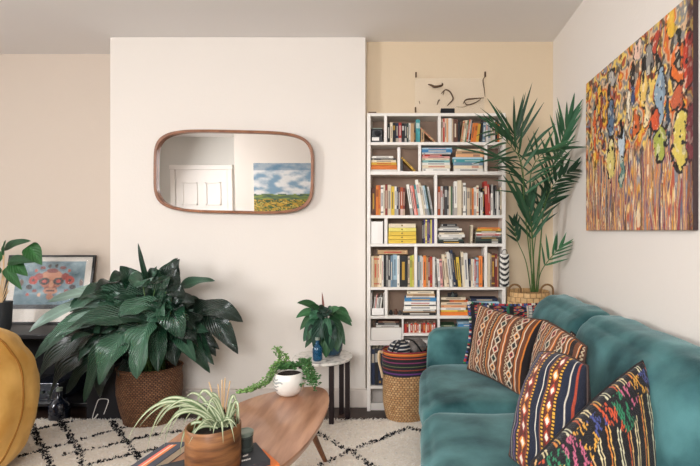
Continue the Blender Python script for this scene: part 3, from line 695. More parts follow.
def crowd(u, v):
    a1, a2 = fb(u*16, v*13, 5), fb(u*16+9, v*13, 5)
    c = pal(TOPC, fb(u*10+3, v*6, 1)*1.1+0.55+0.25*a1)
    if fb(u*26, v*18, 9) > 0.16: c = mixc(c, col('#2a2024'), 0.8)
    if fb(u*30, v*22, 31) > 0.30: c = mixc(c, col('#f4e3b8'), 0.8)
    s_ = pal(STRK, fb(u*20+0.5*fb(u*6, v*5, 2), v*0.9, 4, 2)*1.5+0.5)
    k3 = fb(u*34, v*3.0, 12, 3)
    if k3 > 0.2: s_ = mixc(s_, col('#3a2733'), 0.75)
    if fb(u*38, v*8, 22) > 0.27: s_ = mixc(s_, col('#f0dcb8'), 0.8)
    edge = 0.40+0.10*fb(u*12, 0, 6)
    k = max(0, min(1, (v+0.06*a1-edge)/0.07)); c = mixc(s_, c, k)
    for (fu, fv, a, b, fc) in FIG:
        uu = (u-fu+0.035*a1)/(a*0.92); vv = (v-fv+0.04*a2)/(b*1.05)
        q = uu*uu+abs(vv)**2.6
        if q < 1:
            c = mixc(fc, col('#f4ead2'), 0.45) if fb(u*28, v*22, 14) > 0.16 else fc
            if fb(u*36+4, v*30, 17) > 0.25: c = col('#20242a')
            if uu > 0.55: c = mixc(c, col('#2a2430'), 0.35)
        elif q < 1.5 and fb(u*18, v*16, 3) > -0.05: c = col('#27201f')
    if u > 0.965: c = mixc(c, col('#4a1f26'), 0.6)
    return c
PT = 0.02
t = thing('canvas_painting', 'large colourful abstract canvas of crowded figures on the right wall', 'painting', (XR-PT/2, (PY0+PY1)/2, PZ0))
mb = MB(); mb.grid(300, 240, lambda u, v: (XR-PT, PY0-(PY0-PY1)*u, PZ0+(PZ1-PZ0)*v), crowd)
mb.build('painted_face', 'paint', t)
MB().box(XR-PT+0.0005, XR-0.001, PY1, PY0, PZ0, PZ1, col('#3b2a2a')).build('canvas_edge', 'col', t)

# landscape painting on the wall behind the photographer (seen in the mirror)
LX0, LX1, LZ0, LZ1 = -2.66, -1.6, 1.24, 2.11
def land(u, v):
    hz = 0.42+0.03*fb(u*4, 0, 2)
    if v > hz:
        k = fb(u*5, v*9, 5, 4); c = mixc(col('#7f9fb6'), col('#e4e4e2'), k*2.4+0.55)
        if v > 0.86: c = mixc(c, col('#5c7f99'), 0.6)
        return c
    k = fb(u*6, v*26, 8, 3); a = [col('#c9a33c'), col('#6d7a3a'), col('#d9b95c'), col('#3f5a3a'), col('#b08a34')]
    return a[int((k*1.5+0.8)*5) % 5] if v < hz-0.1 else mixc(col('#3d5a52'), col('#8a9a4a'), k*2+0.4)
t = thing('landscape_painting', 'cloudy sky over yellow fields painting reflected in the wall mirror', 'painting', ((LX0+LX1)/2, YB+0.012, LZ0))
mb = MB(); mb.grid(90, 70, lambda u, v: (LX1-(LX1-LX0)*u, YB+0.026, LZ0+(LZ1-LZ0)*v), lambda u, v: land(1-u, v), flip=False); mb.build('painted_face', 'canvas', t)
MB().box(LX0, LX1, YB+0.001, YB+0.0255, LZ0, LZ1).build('canvas_edge', 'white', t)

# framed print leaning in the left alcove
CT = 0.545   # console top height
FYb, FYt = 3.60, 3.69
tl, tr = P(11, 255, FYt), P(97, 255.5, FYt); fw = tr.x-tl.x; fh = tl.z-CT-0.001
t = thing('framed_print', 'black framed print of a red mirrored motif leaning on the alcove wall', 'picture', ((tl.x+tr.x)/2, FYb, CT))
def fp(u, v, o=0.0):   # o: toward the room
    return Vector((tl.x+fw*u, FYb+(FYt-FYb)*v-o, CT+0.001+fh*v))
def fbar(nm, u0, u1, v0, v1):
    mb = MB(); vs_ = [fp(u, v, o) for u in (u0, u1) for o in (0, 0.02) for v in (v0, v1)]
    mb.add(vs_, [(0, 1, 3, 2), (4, 6, 7, 5), (0, 4, 5, 1), (2, 3, 7, 6), (0, 2, 6, 4), (1, 5, 7, 3)]); return mb
fu, fv_ = 0.024, 0.026
mb = MB()
for b in ((0, fu, 0, 1), (1-fu, 1, 0, 1), (fu, 1-fu, 0, fv_), (fu, 1-fu, 1-fv_, 1)):
    q = fbar('', *b); mb.add(q.v, q.f)
mb.build('frame', 'black', t, bevel=0.001)
SY = [(.0, .62, .15, .20, '#b5603f'), (.0, .70, .12, .10, '#cf8a66'), (.0, .80, .07, .05, '#8f2f22'), (.085, .58, .065, .075, '#241a1c'), (.085, .58, .03, .035, '#c7402c'), (.05, .42, .03, .05, '#7a3b2c'),
      (.0, .52, .028, .07, '#d99a78'), (.0, .38, .085, .07, '#c4805f'), (.0, .38, .055, .02, '#3a1d1a'), (.0, .26, .045, .06, '#a86a4c'), (.16, .68, .05, .07, '#9c2f28'), (.22, .60, .055, .09, '#c23a2c'), (.22, .60, .02, .03, '#2a1a1c'),
      (.12, .86, .035, .035, '#7b2420'), (.04, .90, .02, .04, '#3a2a2a'), (.26, .46, .04, .05, '#2d2530'), (.19, .38, .028, .035, '#8a3a36'), (.27, .30, .022, .03, '#b5443a'), (.36, .55, .025, .07, '#6a5048'), (.20, .80, .02, .03, '#c9573f'), (.13, .30, .02, .04, '#e0b090')]
def skull(u, v):
    if u < 0.085 or u > 0.915 or v < 0.19 or v > 0.93: return col('#e2dad0')
    q, r_ = (u-0.52), (v-0.19)/0.74
    c = mixc(col('#8fa9b3'), col('#456b7a'), 0.5+fb(abs(q)*8, r_*5, 2)*1.6)
    if r_ < 0.10: c = col('#1f2a33')
    elif r_ < 0.3: c = mixc(c, col('#3a626e'), 0.6)
    for a, b, w_, h_, cc in SY:
        if ((abs(q)-a)/w_)**2+((r_-b)/h_)**2 < 1: c = col(cc)
    return c
mb = MB(); mb.grid(110, 90, lambda u, v: fp(fu+(1-2*fu)*u, fv_+(1-2*fv_)*v, 0.008), skull); mb.build('print', 'printm', t)
mb = fbar('', fu, 1-fu, fv_, 1-fv_); MB().add([fp(fu, fv_, 0.013), fp(1-fu, fv_, 0.013), fp(1-fu, 1-fv_, 0.013), fp(fu, 1-fv_, 0.013), fp(fu, fv_, 0.015), fp(1-fu, fv_, 0.015), fp(1-fu, 1-fv_, 0.015), fp(fu, 1-fv_, 0.015)],
   [(3, 2, 1, 0), (4, 5, 6, 7), (0, 1, 5, 4), (1, 2, 6, 5), (2, 3, 7, 6), (3, 0, 4, 7)]).build('glazing', 'acrylic', t)
t['label'] = 'black framed print of a red mirrored motif leaning on the alcove wall'

# ------------------------------------------------------------------ left console and what is on it
KX0, KX1, KY0, KY1 = -3.45, -2.02, 3.22, DL-0.016
t = thing('media_console', 'low black open console in the left alcove behind the leafy plant', 'console', ((KX0+KX1)/2, (KY0+KY1)/2, 0))
MB().box(KX0, KX1, KY0, KY1, CT-0.03, CT).build('top', 'black', t, bevel=0.003)
MB().box(KX0, KX1, KY0, KY1, 0.06, 0.085).build('lower_shelf', 'black', t, bevel=0.003)
MB().box(KX0, KX0+0.03, KY0, KY1, 0, CT-0.03).build('side_panel', 'black', t)
MB().box(KX1-0.03, KX1, KY0, KY1, 0, CT-0.03).build('side_panel', 'black', t)
MB().box(KX0+0.03, KX1-0.03, KY1-0.012, KY1, 0.085, CT-0.03).build('back_panel', 'blackm', t)
for i, (a, b, h, m, lb) in enumerate([(-2.62, -2.42, 0.12, 'plast', 'dark glossy player on the console shelf beside the black speaker'), (-2.95, -2.66, 0.10, 'blackm', 'matt black receiver on the lower shelf of the console')]):
    q = thing('stereo_unit', lb, 'stereo', ((a+b)/2, 3.42, 0.0855))
    MB().box(a, b, 3.26, 3.55, 0.0855, 0.0855+h).build('body', m, q, bevel=0.004)
    for j in range(3): MB().tube([(a+0.04+j*0.05, 3.26, 0.0855+h/2), (a+0.04+j*0.05, 3.248, 0.0855+h/2)], 0.011, 14).build('knob', 'greytin', q, smooth=True, auto=40)
# black speaker with white line emblem standing by the basket
sx0, sx1, sy0, sy1 = pxX(86, 3.14), pxX(121, 3.14), 3.14, 3.215
t = thing('subwoofer', 'black box with a thin white rounded outline beside the brown wicker basket', 'speaker', ((sx0+sx1)/2, (sy0+sy1)/2, 0))
MB().box(sx0, sx1, sy0, sy1, 0.0, 0.36).build('cabinet', 'blackm', t, bevel=0.008)
em = [(92.5, 419), (93.5, 414), (97.5, 402), (100, 399), (107, 399), (108.5, 401), (107, 406), (104, 414)]
MB().tube(catmull([(pxX(a, sy0), sy0-0.002, pyZ(b, sy0)) for a, b in em], 5), 0.0022, 6).build('emblem', 'white', t)
MB().tube(catmull([(pxX(a, sy0), sy0-0.002, pyZ(b, sy0)) for a, b in [(92.5, 419.5), (95, 418), (98, 414)]], 4), 0.004, 6).build('emblem', 'white', t)
q = thing('dark_bottle', 'dark blue glass bottles side, lying low left of the black speaker', 'bottle', (pxX(60, 3.16), 3.17, 0.0))
q['label'] = 'dark glossy round bottle on the floor between beanbag and black speaker'
MB().lathe([(0, 0.001), (0.055, 0.001), (0.06, 0.02), (0.06, 0.10), (0.04, 0.13), (0.016, 0.145), (0.016, 0.19), (0, 0.19)], 28, center=(pxX(60, 3.16), 3.155)).build('body', 'plast', q, smooth=True, auto=60)
MB().lathe([(0.0, 0.19), (0.018, 0.19), (0.018, 0.21), (0, 0.21)], 16, center=(pxX(60, 3.16), 3.155)).build('cap', 'greylid', q)

# ------------------------------------------------------------------ foliage helpers
def leaf(mb, base, tip, wd, arch=0.1, nrm=(0, -0.5, 0.85), c=(0.05, 0.14, 0.06), c2=None, fold=0.25, nt=12, nw=6, mid=0.45, tipdroop=0, wave=0.0, prof=0.8, vein=None, edge=None, twist=0, seed=0, widthmin=0.0):
    base, tip = Vector(base), Vector(tip); ch = tip-base; L = ch.length; N = Vector(nrm).normalized()
    up = Vector((0, 0, 1)) if abs(ch.normalized().z) < 0.9 else N
    ctrl = base+ch*mid+(up*0.7+N*0.3)*arch
    c2 = c2 or tuple(x*1.25 for x in c)
    vs = []; cs = []; uvs = []; fs = []
    for i in range(nt+1):
        t = i/nt
        p = base*(1-t)**2+ctrl*2*t*(1-t)+tip*t*t+Vector((0, 0, -tipdroop*t**3))
        T = ((ctrl-base)*(1-t)+(tip-ctrl)*t); T = T.normalized() if T.length > 1e-6 else ch.normalized()
        S = T.cross(N)
        if S.length < 0.15: S = T.cross(Vector((0.3, -0.8, 0.4)))
        S.normalize(); n2 = S.cross(T).normalized()
        if twist: a = twist*t; S, n2 = S*math.cos(a)+n2*math.sin(a), n2*math.cos(a)-S*math.sin(a)
        wt = wd*0.5*max(widthmin*(1-t), math.sin(math.pi*min(1, t**prof*0.985+0.0))**0.85 if 0 < t < 1 else 0.02)
        for j in range(nw+1):
            s = 2*j/nw-1
            q = p+S*wt*s+n2*(abs(s)**1.3*fold*wt - (1-abs(s))*0.0)+n2*wave*math.sin(t*9+seed+(2 if s > 0 else 0))*abs(s)*wt
            vs.append(q); uvs.append((j/nw, t))
            cc = mixc(c, c2, 0.5+0.5*noise.noise(q*14))
            if vein and abs(s) < 0.15: cc = vein
            if edge and abs(s) > 0.5: cc = edge
            cs.append(cc)
    for i in range(nt):
        for j in range(nw):
            fs.append((i*(nw+1)+j, i*(nw+1)+j+1, (i+1)*(nw+1)+j+1, (i+1)*(nw+1)+j))
    mb.add(vs, fs, cs, uvs)

# ------------------------------------------------------------------ peace lily in brown wicker basket
LC = Vector((pxX(150, 3.12), 3.12, 0))
t = thing('potted_peace_lily', 'big leafy dark green plant in a brown wicker basket by the chimney breast', 'plant', LC)
zt = pyZ(366, 3.12)
rb, rt_ = 23*3.12/F, 31*3.12/F
mb = MB(); prof = [(0, 0.002), (rb, 0.002), (rb+0.012, 0.03), (rt_-0.006, zt*0.45), (rt_, zt*0.7), (rt_-0.004, zt-0.02), (rt_+0.004, zt), (rt_-0.012, zt), (rt_-0.018, zt-0.08)]
pr = catmull([(a, 0, b) for a, b in prof], 5); mb.lathe([(p.x, p.z) for p in pr], 64, center=(LC.x, LC.y), sy=0.8, wob=lambda a, z: 1+0.006*math.sin(z*260))
mb.build('wicker_basket', 'wick_dark', t, smooth=True)
MB().lathe([(0, zt-0.07), (rt_-0.015, zt-0.07)], 32, center=(LC.x, LC.y), sy=0.82).build('soil', 'soil', t)
dk, md, lt, gy_sheen = col('#10281c'), col('#1f4530'), col('#3d664e'), col('#84a092')  # last tone puts the grey sheen of glossy leaves into their colour
LV = [ # base px, tip px, Y base, Y tip, width px, arch px, shade
 ((151, 300), (138, 243), 3.12, 3.10, 7, 0, md), ((147, 300), (120, 266), 3.1, 3.02, 24, 3, md), ((150, 290), (157, 266), 3.2, 3.2, 12, 2, lt),
 ((168, 295), (180, 259), 3.15, 3.1, 25, 4, dk), ((165, 290), (178, 258), 3.2, 3.22, 18, 8, md), ((176, 290), (215, 281), 3.14, 3.05, 14, 6, lt), ((160, 285), (150, 268), 3.2, 3.2, 16, 2, md),
 ((192, 318), (243, 322), 3.1, 3.02, 26, 20, dk), ((200, 314), (238, 354), 3.06, 3.0, 25, 18, dk), ((183, 316), (210, 302), 3.18, 3.15, 16, 4, dk), ((172, 338), (204, 318), 3.05, 3.0, 32, 5, dk),
 ((160, 335), (196, 340), 3.0, 2.95, 34, 16, dk), ((166, 300), (146, 332), 3.02, 2.92, 32, 6, lt), ((158, 300), (104, 300), 3.1, 2.98, 22, 12, md), ((140, 300), (98, 292), 3.2, 3.2, 18, 8, lt),
 ((150, 308), (48, 302), 3.1, 2.9, 28, 22, gy_sheen), ((142, 312), (29, 332), 3.05, 2.85, 28, 32, gy_sheen), ((136, 316), (44, 350), 3.0, 2.78, 30, 30, lt), ((140, 318), (52, 340), 2.98, 2.80, 24, 20, gy_sheen),
 ((150, 322), (66, 330), 2.95, 2.74, 28, 16, md), ((128, 330), (99, 385), 2.9, 2.76, 32, 10, lt), ((122, 326), (84, 403), 2.98, 2.9, 24, 12, md), ((150, 322), (137, 379), 2.92, 2.76, 38, 12, lt),
 ((158, 326), (158, 372), 2.96, 2.84, 24, 10, md), ((168, 330), (176, 366), 3.0, 2.92, 26, 8, dk), ((110, 330), (36, 384), 3.05, 2.98, 36, 26, dk), ((100, 340), (48, 402), 3.08, 3.02, 34, 18, dk), ((118, 340), (66, 394), 3.05, 3.0, 32, 14, dk),
 ((132, 300), (70, 312), 3.05, 2.88, 30, 18, lt), ((120, 315), (34, 360), 3.0, 2.85, 24, 26, lt), ((160, 310), (118, 318), 3.0, 2.86, 28, 14, lt), ((175, 318), (200, 300), 3.2, 3.22, 24, 6, md), ((150, 330), (112, 352), 2.95, 2.85, 28, 10, md), ((128, 300), (92, 325), 3.0, 2.9, 26, 10, md), ((170, 310), (182, 340), 3.0, 2.9, 30, 10, md), ((160, 295), (140, 285), 3.1, 3.05, 20, 4, md), ((150, 285), (110, 282), 3.2, 3.15, 16, 6, md), ((140, 345), (128, 392), 3.05, 3.02, 26, 8, dk), ((110, 345), (100, 398), 3.08, 3.05, 26, 8, dk)]
mb = MB(); ms = MB(); lr = random.Random(5)
for i, (b, e, yb, ye, wpx, ar, sh_) in enumerate(LV):
    B, T_ = P(b[0], b[1], yb), P(e[0], e[1], ye); wd = wpx*0.9*ye/F
    n_ = (lr.uniform(-0.3, 0.1), -0.75, 0.7)
    leaf(mb, B, T_, wd, ar*1.0*ye/F*1.3, n_, sh_, tuple(x*1.3 for x in sh_), fold=0.3, nt=18, nw=8, wave=0.3, vein=tuple(min(1, x*1.6+0.02) for x in sh_), seed=i, prof=0.85)
    ctr = Vector((LC.x+lr.uniform(-0.08, 0.08), LC.y+lr.uniform(-0.06, 0.06), zt-0.07))
    m_ = (B+ctr)/2+Vector((0, 0, 0.05)); ms.tube(catmull([ctr, m_, B+(T_-B)*0.02], 6), 0.004, 6)
for i in range(60):
    th = lr.uniform(-0.25, 3.5); rad = lr.uniform(0.35, 1.0)
    ex = 142-112*math.cos(th)*rad*(0.8 if math.cos(th) < 0 else 1) if True else 0
    ex = 145-105*math.cos(th)*rad if math.cos(th) > 0 else 150-70*math.cos(th)*rad
    ey = 345-72*math.sin(th)*rad+lr.uniform(-5, 12)
    e = (ex, ey); b = (150+(ex-150)*0.45, min(ey, 335)-lr.uniform(4, 18)+ (330-min(ey, 335))*0.2)
    yb = lr.uniform(3.0, 3.14); ye = yb-lr.uniform(0.0, 0.12)-(0.1 if ex < 110 else 0); sh_ = lr.choice([dk, md, md, lt, dk, gy_sheen])
    leaf(mb, P(*b, yb), P(*e, ye), lr.uniform(15, 24)*ye/F, lr.uniform(4, 14)*ye/F, (lr.uniform(-0.5, 0.3), -0.7, 0.7), sh_, tuple(x*1.3 for x in sh_), fold=0.3, nt=14, nw=8, wave=0.3, seed=i, vein=tuple(min(1, x*1.6+0.02) for x in sh_))
    ctr = Vector((LC.x+lr.uniform(-0.08, 0.08), LC.y+lr.uniform(-0.06, 0.06), zt-0.07)); ms.tube([ctr, (P(*b, yb)+ctr)/2+Vector((0, 0, 0.03)), P(*b, yb)], 0.003, 5)
for i in range(40):
    a = lr.uniform(0, 2*math.pi); rr = lr.uniform(0.12, 0.34); z = lr.uniform(0.46, 0.86)
    B = Vector((LC.x-0.06+rr*0.5*math.cos(a)*1.1, min(LC.y+0.12, LC.y+0.02+rr*0.4*math.sin(a)), z)); k = lr.uniform(0.13, 0.24)
    T_ = B+Vector((math.cos(a)*k*(1.2 if math.cos(a) < 0 else 0.6), math.sin(a)*k*0.7, lr.uniform(-0.12, 0.03)))
    T_.y = min(T_.y, D-0.06); sh_ = lr.choice([dk, dk, md])
    leaf(mb, B, T_, lr.uniform(0.09, 0.14), 0.06, (0, -0.6, 0.8), sh_, None, fold=0.25, nt=10, nw=6, wave=0.15, seed=i, vein=tuple(x*1.5 for x in sh_))
    ctr = Vector((LC.x+lr.uniform(-0.08, 0.08), LC.y+lr.uniform(-0.06, 0.06), zt-0.07)); ms.tube([ctr, (B+ctr)/2+Vector((0, 0, 0.03)), B], 0.0035, 5)
mb.build('foliage', 'lily', t, smooth=True); ms.build('stems', 'stem', t, smooth=True)

# plant in slate pot, far left on the console
pc = P(0.5, 310, 3.36)
t = thing('potted_philodendron', 'small leafy plant in a slate grey pot on the console far left', 'plant', (pc.x, pc.y, CT))
MB().lathe([(0, CT+0.001), (0.055, CT+0.001), (0.062, CT+0.03), (0.068, CT+0.20), (0.062, CT+0.20), (0.06, CT+0.18)], 36, center=(pc.x, pc.y)).build('pot', 'slate', t, smooth=True, auto=50)
MB().lathe([(0, CT+0.18), (0.061, CT+0.18)], 24, center=(pc.x, pc.y)).build('soil', 'soil', t)
mb = MB(); ms = MB(); top = Vector((pc.x, pc.y, CT+0.18))
for i, (b, e, wpx, ar) in enumerate([((4, 249), (31, 241), 11, 4), ((28, 246), (42, 265), 17, 3), ((8, 262), (36, 262), 12, 4), ((10, 263), (28, 276), 14, 3), ((3, 255), (6, 240), 8, 1), ((0, 262), (-20, 245), 14, 4), ((2, 270), (-18, 280), 14, 4), ((5, 268), (22, 290), 10, 2)]):
    B, T_ = P(*b, 3.36), P(*e, 3.3); g = col('#2c5a2c') if i % 2 else col('#23492a')
    leaf(mb, B, T_, wpx*3.3/F, ar*3.3/F, (0, -0.8, 0.5), g, fold=0.2, nw=6, vein=tuple(x*1.6 for x in g), wave=0.1, prof=0.6)
    ms.tube(catmull([top, (top+B)/2+Vector((0.01*(-1)**i, 0, 0.03)), B], 6), 0.0028, 6)
for i in range(5):
    a = i*1.3; ms.tube(catmull([top, top+Vector((0.03*math.cos(a), 0.03*math.sin(a), 0.05)), top+Vector((0.06*math.cos(a), 0.04*math.sin(a), 0.10+0.01*i))], 5), 0.003, 5)
mb.build('foliage', 'smallleaf', t, smooth=True); ms.build('stems', 'reed', t, smooth=True)

# ------------------------------------------------------------------ mustard beanbag
bcn = Vector((-2.33, 2.3, 0.385)); br_ = Vector((0.385, 0.42, 0.425))
t = thing('beanbag', 'mustard velvet beanbag with piped seam at the left edge of the rug', 'beanbag', (bcn.x, bcn.y, 0.02))
def bag(d):
    e = 2/2.35; s = lambda x: math.copysign(abs(x)**e, x)
    p = Vector((bcn.x+br_.x*s(d.x), bcn.y+br_.y*s(d.y), bcn.z+br_.z*s(d.z)*(1 if d.z < 0 else 0.98)))
    p += d*0.014*noise.noise(d*3.3)+d*0.008*noise.noise(Vector((d.x*9, d.y*9, d.z*3)))
    p.z = max(p.z, 0.026); return p
def sph(u, v):
    a = u*2*math.pi; b = (v-0.5)*math.pi; return bag(Vector((math.cos(a)*math.cos(b), math.sin(a)*math.cos(b), math.sin(b))))
o = MB().grid(80, 50, sph).build('cover', 'mustard', t, smooth=True); weld(o)
nv = Vector((0.45, -0.88, 0.12)).normalized(); e1 = nv.cross(Vector((0, 0, 1))).normalized(); e2 = e1.cross(nv)
al = R(72)
loop = [bag((nv*math.cos(al)+(e1*math.cos(q)+e2*math.sin(q))*math.sin(al)).normalized()) for q in [2*math.pi*i/70 for i in range(71)]]
MB().tube(loop, 0.006, 8).build('piping', 'piping', t, smooth=True)

# ------------------------------------------------------------------ side table + plant
TC = (pxX(323, 3.13), 3.13); TZ = 0.425; TR = 0.193
t = thing('side_table', 'round speckled marble side table on crossed dark wooden legs', 'table', (TC[0], TC[1], 0))
MB().lathe([(0, TZ-0.018), (TR-0.004, TZ-0.018), (TR, TZ-0.014), (TR, TZ-0.003), (TR-0.003, TZ), (0, TZ)], 64, center=TC).build('tabletop', 'marble', t, smooth=True, auto=40)
LG = [(pxX(331.5, 3.06), 3.06), (pxX(347.5, 3.17), 3.17), (pxX(341.5, 3.27), 3.27), (-0.735, 3.10)]
for x, y in LG: MB().box(x-0.015, x+0.015, y-0.015, y+0.015, 0.0 if y > RY1+0.02 else 0.012, TZ-0.0185).build('leg', 'darkbrown', t, bevel=0.002)
for a, b in ((0, 1), (1, 2), (2, 3), (3, 0)):
    MB().tube([(*LG[a], TZ-0.04), (*LG[b], TZ-0.04)], 0.012, 4).build('crossbar', 'darkbrown', t)
pp = (pxX(333, 3.16), 3.16)
t = thing('potted_rubber_plant', 'small broad leaved plant in a dark blue pot on the marble side table', 'plant', (pp[0], pp[1], TZ))
MB().lathe([(0, TZ+0.001), (0.045, TZ+0.001), (0.06, TZ+0.03), (0.066, TZ+0.08), (0.062, TZ+0.115), (0.057, TZ+0.115), (0.055, TZ+0.1)], 36, center=pp).build('pot', 'bluepot', t, smooth=True)
MB().lathe([(0, TZ+0.1), (0.056, TZ+0.1)], 24, center=pp).build('soil', 'soil', t)
mb = MB(); ms = MB(); top = Vector((pp[0], pp[1], TZ+0.1))
for i, (b, e, wpx, ar, g) in enumerate([((318, 308), (297, 303), 8, 5, '#2c5230'), ((316, 312), (296, 318), 9, 6, '#3d6b43'), ((318, 313), (300, 330), 10, 5, '#2c5230'), ((322, 316), (308, 340), 14, 4, '#24492a'), ((325, 318), (316, 326), 12, 2, '#3d6b43'),
        ((328, 320), (326, 358), 17, 3, '#315c36'), ((334, 318), (338, 352), 16, 4, '#1f4326'), ((332, 312), (352, 326), 9, 5, '#24492a'), ((336, 310), (349, 316), 9, 4, '#315c36'), ((326, 314), (340, 308), 9, 2, '#3d6b43'),
        ((330, 316), (345, 345), 12, 6, '#1f4326'), ((320, 312), (310, 306), 8, 3, '#24492a'), ((324, 312), (322, 292), 2.2, 0, '#8a5b52'), ((325, 322), (305, 348), 11, 5, '#1f4326'), ((330, 320), (318, 345), 14, 3, '#2c5230'), ((338, 312), (352, 322), 7, 3, '#2c5230')]):
    B, T_ = P(*b, 3.12), P(*e, 3.04+0.01*(i % 3)); g = col(g)
    leaf(mb, B, T_, wpx*3.1/F, ar*3.1/F, (0, -0.8, 0.5), g, fold=0.2, nw=6, vein=tuple(x*1.5 for x in g), wave=0.05)
    ms.tube(catmull([top, (top+B)/2+Vector((0, 0.01, 0.02)), B], 6), 0.0026, 6)
for i in range(26):
    a_ = lr.uniform(0, 6.28); e = (325+27*math.cos(a_)*lr.uniform(0.4, 1), 333+21*math.sin(a_)*lr.uniform(0.5, 1)); b = (326+(e[0]-326)*0.4, min(e[1]-3, 322)+lr.uniform(-6, 2))
    g = col(lr.choice(['#18382a', '#1f4530', '#2c5a3e', '#163024'])); yb = 3.15-0.1*lr.random()
    leaf(mb, P(*b, yb), P(*e, yb-0.03), lr.uniform(9, 14)*3.1/F, 0.02, (lr.uniform(-0.4, 0.4), -0.8, 0.5), g, fold=0.25, nw=6, vein=tuple(x*1.5 for x in g), wave=0.2, seed=i)
mb.build('foliage', 'smallleaf', t, smooth=True); ms.build('stems', 'stem', t, smooth=True)
bp_ = (pxX(317.5, 3.02), 3.02)
t = thing('glass_bottle', 'small blue glass bottle in front of the plant on the marble table', 'bottle', (bp_[0], bp_[1], TZ))
MB().lathe([(0, TZ+0.001), (0.026, TZ+0.001), (0.03, TZ+0.012), (0.031, TZ+0.075), (0.02, TZ+0.098), (0.012, TZ+0.108), (0.012, TZ+0.128), (0.009, TZ+0.128), (0.009, TZ+0.1), (0.0, TZ+0.09)], 32, center=bp_).build('body', 'blueglass', t, smooth=True)
MB().lathe([(0, TZ+0.129), (0.014, TZ+0.129), (0.014, TZ+0.145), (0, TZ+0.145)], 20, center=bp_).build('cap', 'greylid', t, smooth=True, auto=40)

# ------------------------------------------------------------------ coffee table
TT = 0.40
def tpt(px, py): Y = F*(CH-TT)/(py-VY); return (pxX(px, Y), Y)
out = [tpt(*q) for q in [(238, 403), (262, 394.5), (290, 388.5), (316, 386.5), (327, 391), (329, 403), (322, 421), (305, 445), (280, 467)]]
out += [(-0.60, 1.42), (-0.74, 1.28), (-0.86, 1.30), (-0.95, 1.46), (-0.985, 1.7), (-0.98, 1.95), (-0.95, 2.18)]
ol = [(p.x, p.y) for p in catmull([(a, b, 0) for a, b in out], 8, closed=True)]
t = thing('coffee_table', 'rounded triangular walnut coffee table on splayed legs over the rug', 'table', (-0.75, 1.95, 0))
mb = MB(); c0 = Vector((-0.78, 1.9)); n = len(ol)
def ins(o_, k): return [((c0.x+(x-c0.x)*k), (c0.y+(y-c0.y)*k)) for x, y in o_]
rings = [(ins(ol, 0.975), TT-0.032), (ins(ol, 0.994), TT-0.014), (ol, TT-0.005), (ins(ol, 0.996), TT)]
vs_ = [(x, y, z) for o_, z in rings for x, y in o_]; fs_ = [tuple(range(n))[::-1], tuple(range(3*n, 4*n))]
for k in range(3): fs_ += [(k*n+i, k*n+(i+1) % n, (k+1)*n+(i+1) % n, (k+1)*n+i) for i in range(n)]
mb.add(vs_, fs_); o = mb.build('tabletop', 'wood', t, smooth=True, auto=30)
for (a, b), (c, d_) in (((-0.56, 2.36), (pxX(326, 2.58), 2.56)), ((-0.90, 2.2), (-0.98, 2.32)), ((-0.80, 1.5), (-0.80, 1.36))):
    MB().tube([(a, b, TT-0.03), (c, d_, 0.012)], [0.02, 0.011], 16).build('leg', 'wood2', t, smooth=True, auto=50)

# white pot with trailing plant on the coffee table
wc = tpt(289, 387); wc = (pxX(289, 2.46), 2.46)
t = thing('potted_trailing_plant', 'squat white pot with grey marks and trailing green plant on the coffee table', 'plant', (wc[0], wc[1], TT))
pr = catmull([(0, 0, 0.001), (0.034, 0, 0.001), (0.062, 0, 0.02), (0.079, 0, 0.055), (0.080, 0, 0.088), (0.070, 0, 0.115), (0.066, 0, 0.118), (0.062, 0, 0.11), (0.06, 0, 0.095)], 4)
def potc(p):
    a = math.atan2(p[1]-wc[1], p[0]-wc[0]); z = p[2]-TT
    for (aa, zz_, ra, rz) in ((-2.3, 0.098, 0.30, 0.004), (-2.2, 0.082, 0.5, 0.006), (-2.35, 0.064, 0.4, 0.004), (-2.5, 0.046, 0.45, 0.005)):
        if ((a-aa)/ra)**2+((z-zz_-0.004*math.sin(a*9))/rz)**2 < 1: return col('#9a9f9c')
    return col('#e9e5dc')
M['whitepot'] = mat('white_glazed_pot', '#ffffff', 0.3, attr=True, coat=0.3)
mb = MB(); prr = []
for i in range(len(pr)-1):
    for k in range(3): prr.append(pr[i].lerp(pr[i+1], k/3))
prr.append(pr[-1])
mb.lathe([(p.x, p.z+TT) for p in prr], 120, center=wc); mb.c = [potc(v) for v in mb.v]
mb.build('pot', 'whitepot', t, smooth=True)
MB().lathe([(0, TT+0.108), (0.061, TT+0.108)], 24, center=wc).build('soil', 'soil', t)
mb = MB(); ms = MB(); tr_ = random.Random(9); top = Vector((wc[0], wc[1], TT+0.1))
trails = []
for i in range(13): trails.append([(285+tr_.uniform(-6, 4), 364), (277+tr_.uniform(-5, 3), 366+tr_.uniform(-4, 4)), (268+tr_.uniform(-6, 4), 384+tr_.uniform(-6, 3)), (254+tr_.uniform(-8, 8), 389+tr_.uniform(-3, 2)), (241+tr_.uniform(-5, 12), 392+tr_.uniform(-1, 2))])
for i in range(24): trails.append([(280+tr_.uniform(-5, 14), 369), (284+tr_.uniform(-6, 14), 365+tr_.uniform(-2, 2)), (290+tr_.uniform(-12, 12), 367+tr_.uniform(-3, 3))])
for i in range(8): trails.append([(283+tr_.uniform(-5, 8), 366), (281+tr_.uniform(-6, 8), 357+tr_.uniform(-3, 3)), (278+tr_.uniform(-8, 8), 349+tr_.uniform(-3, 8))])
for i in range(14): trails.append([(298+tr_.uniform(-4, 2), 366), (306+tr_.uniform(-3, 4), 361+tr_.uniform(-2, 4)), (309+tr_.uniform(-6, 8), 374+tr_.uniform(-6, 4)), (308+tr_.uniform(-8, 12), 386+tr_.uniform(-10, 5))])
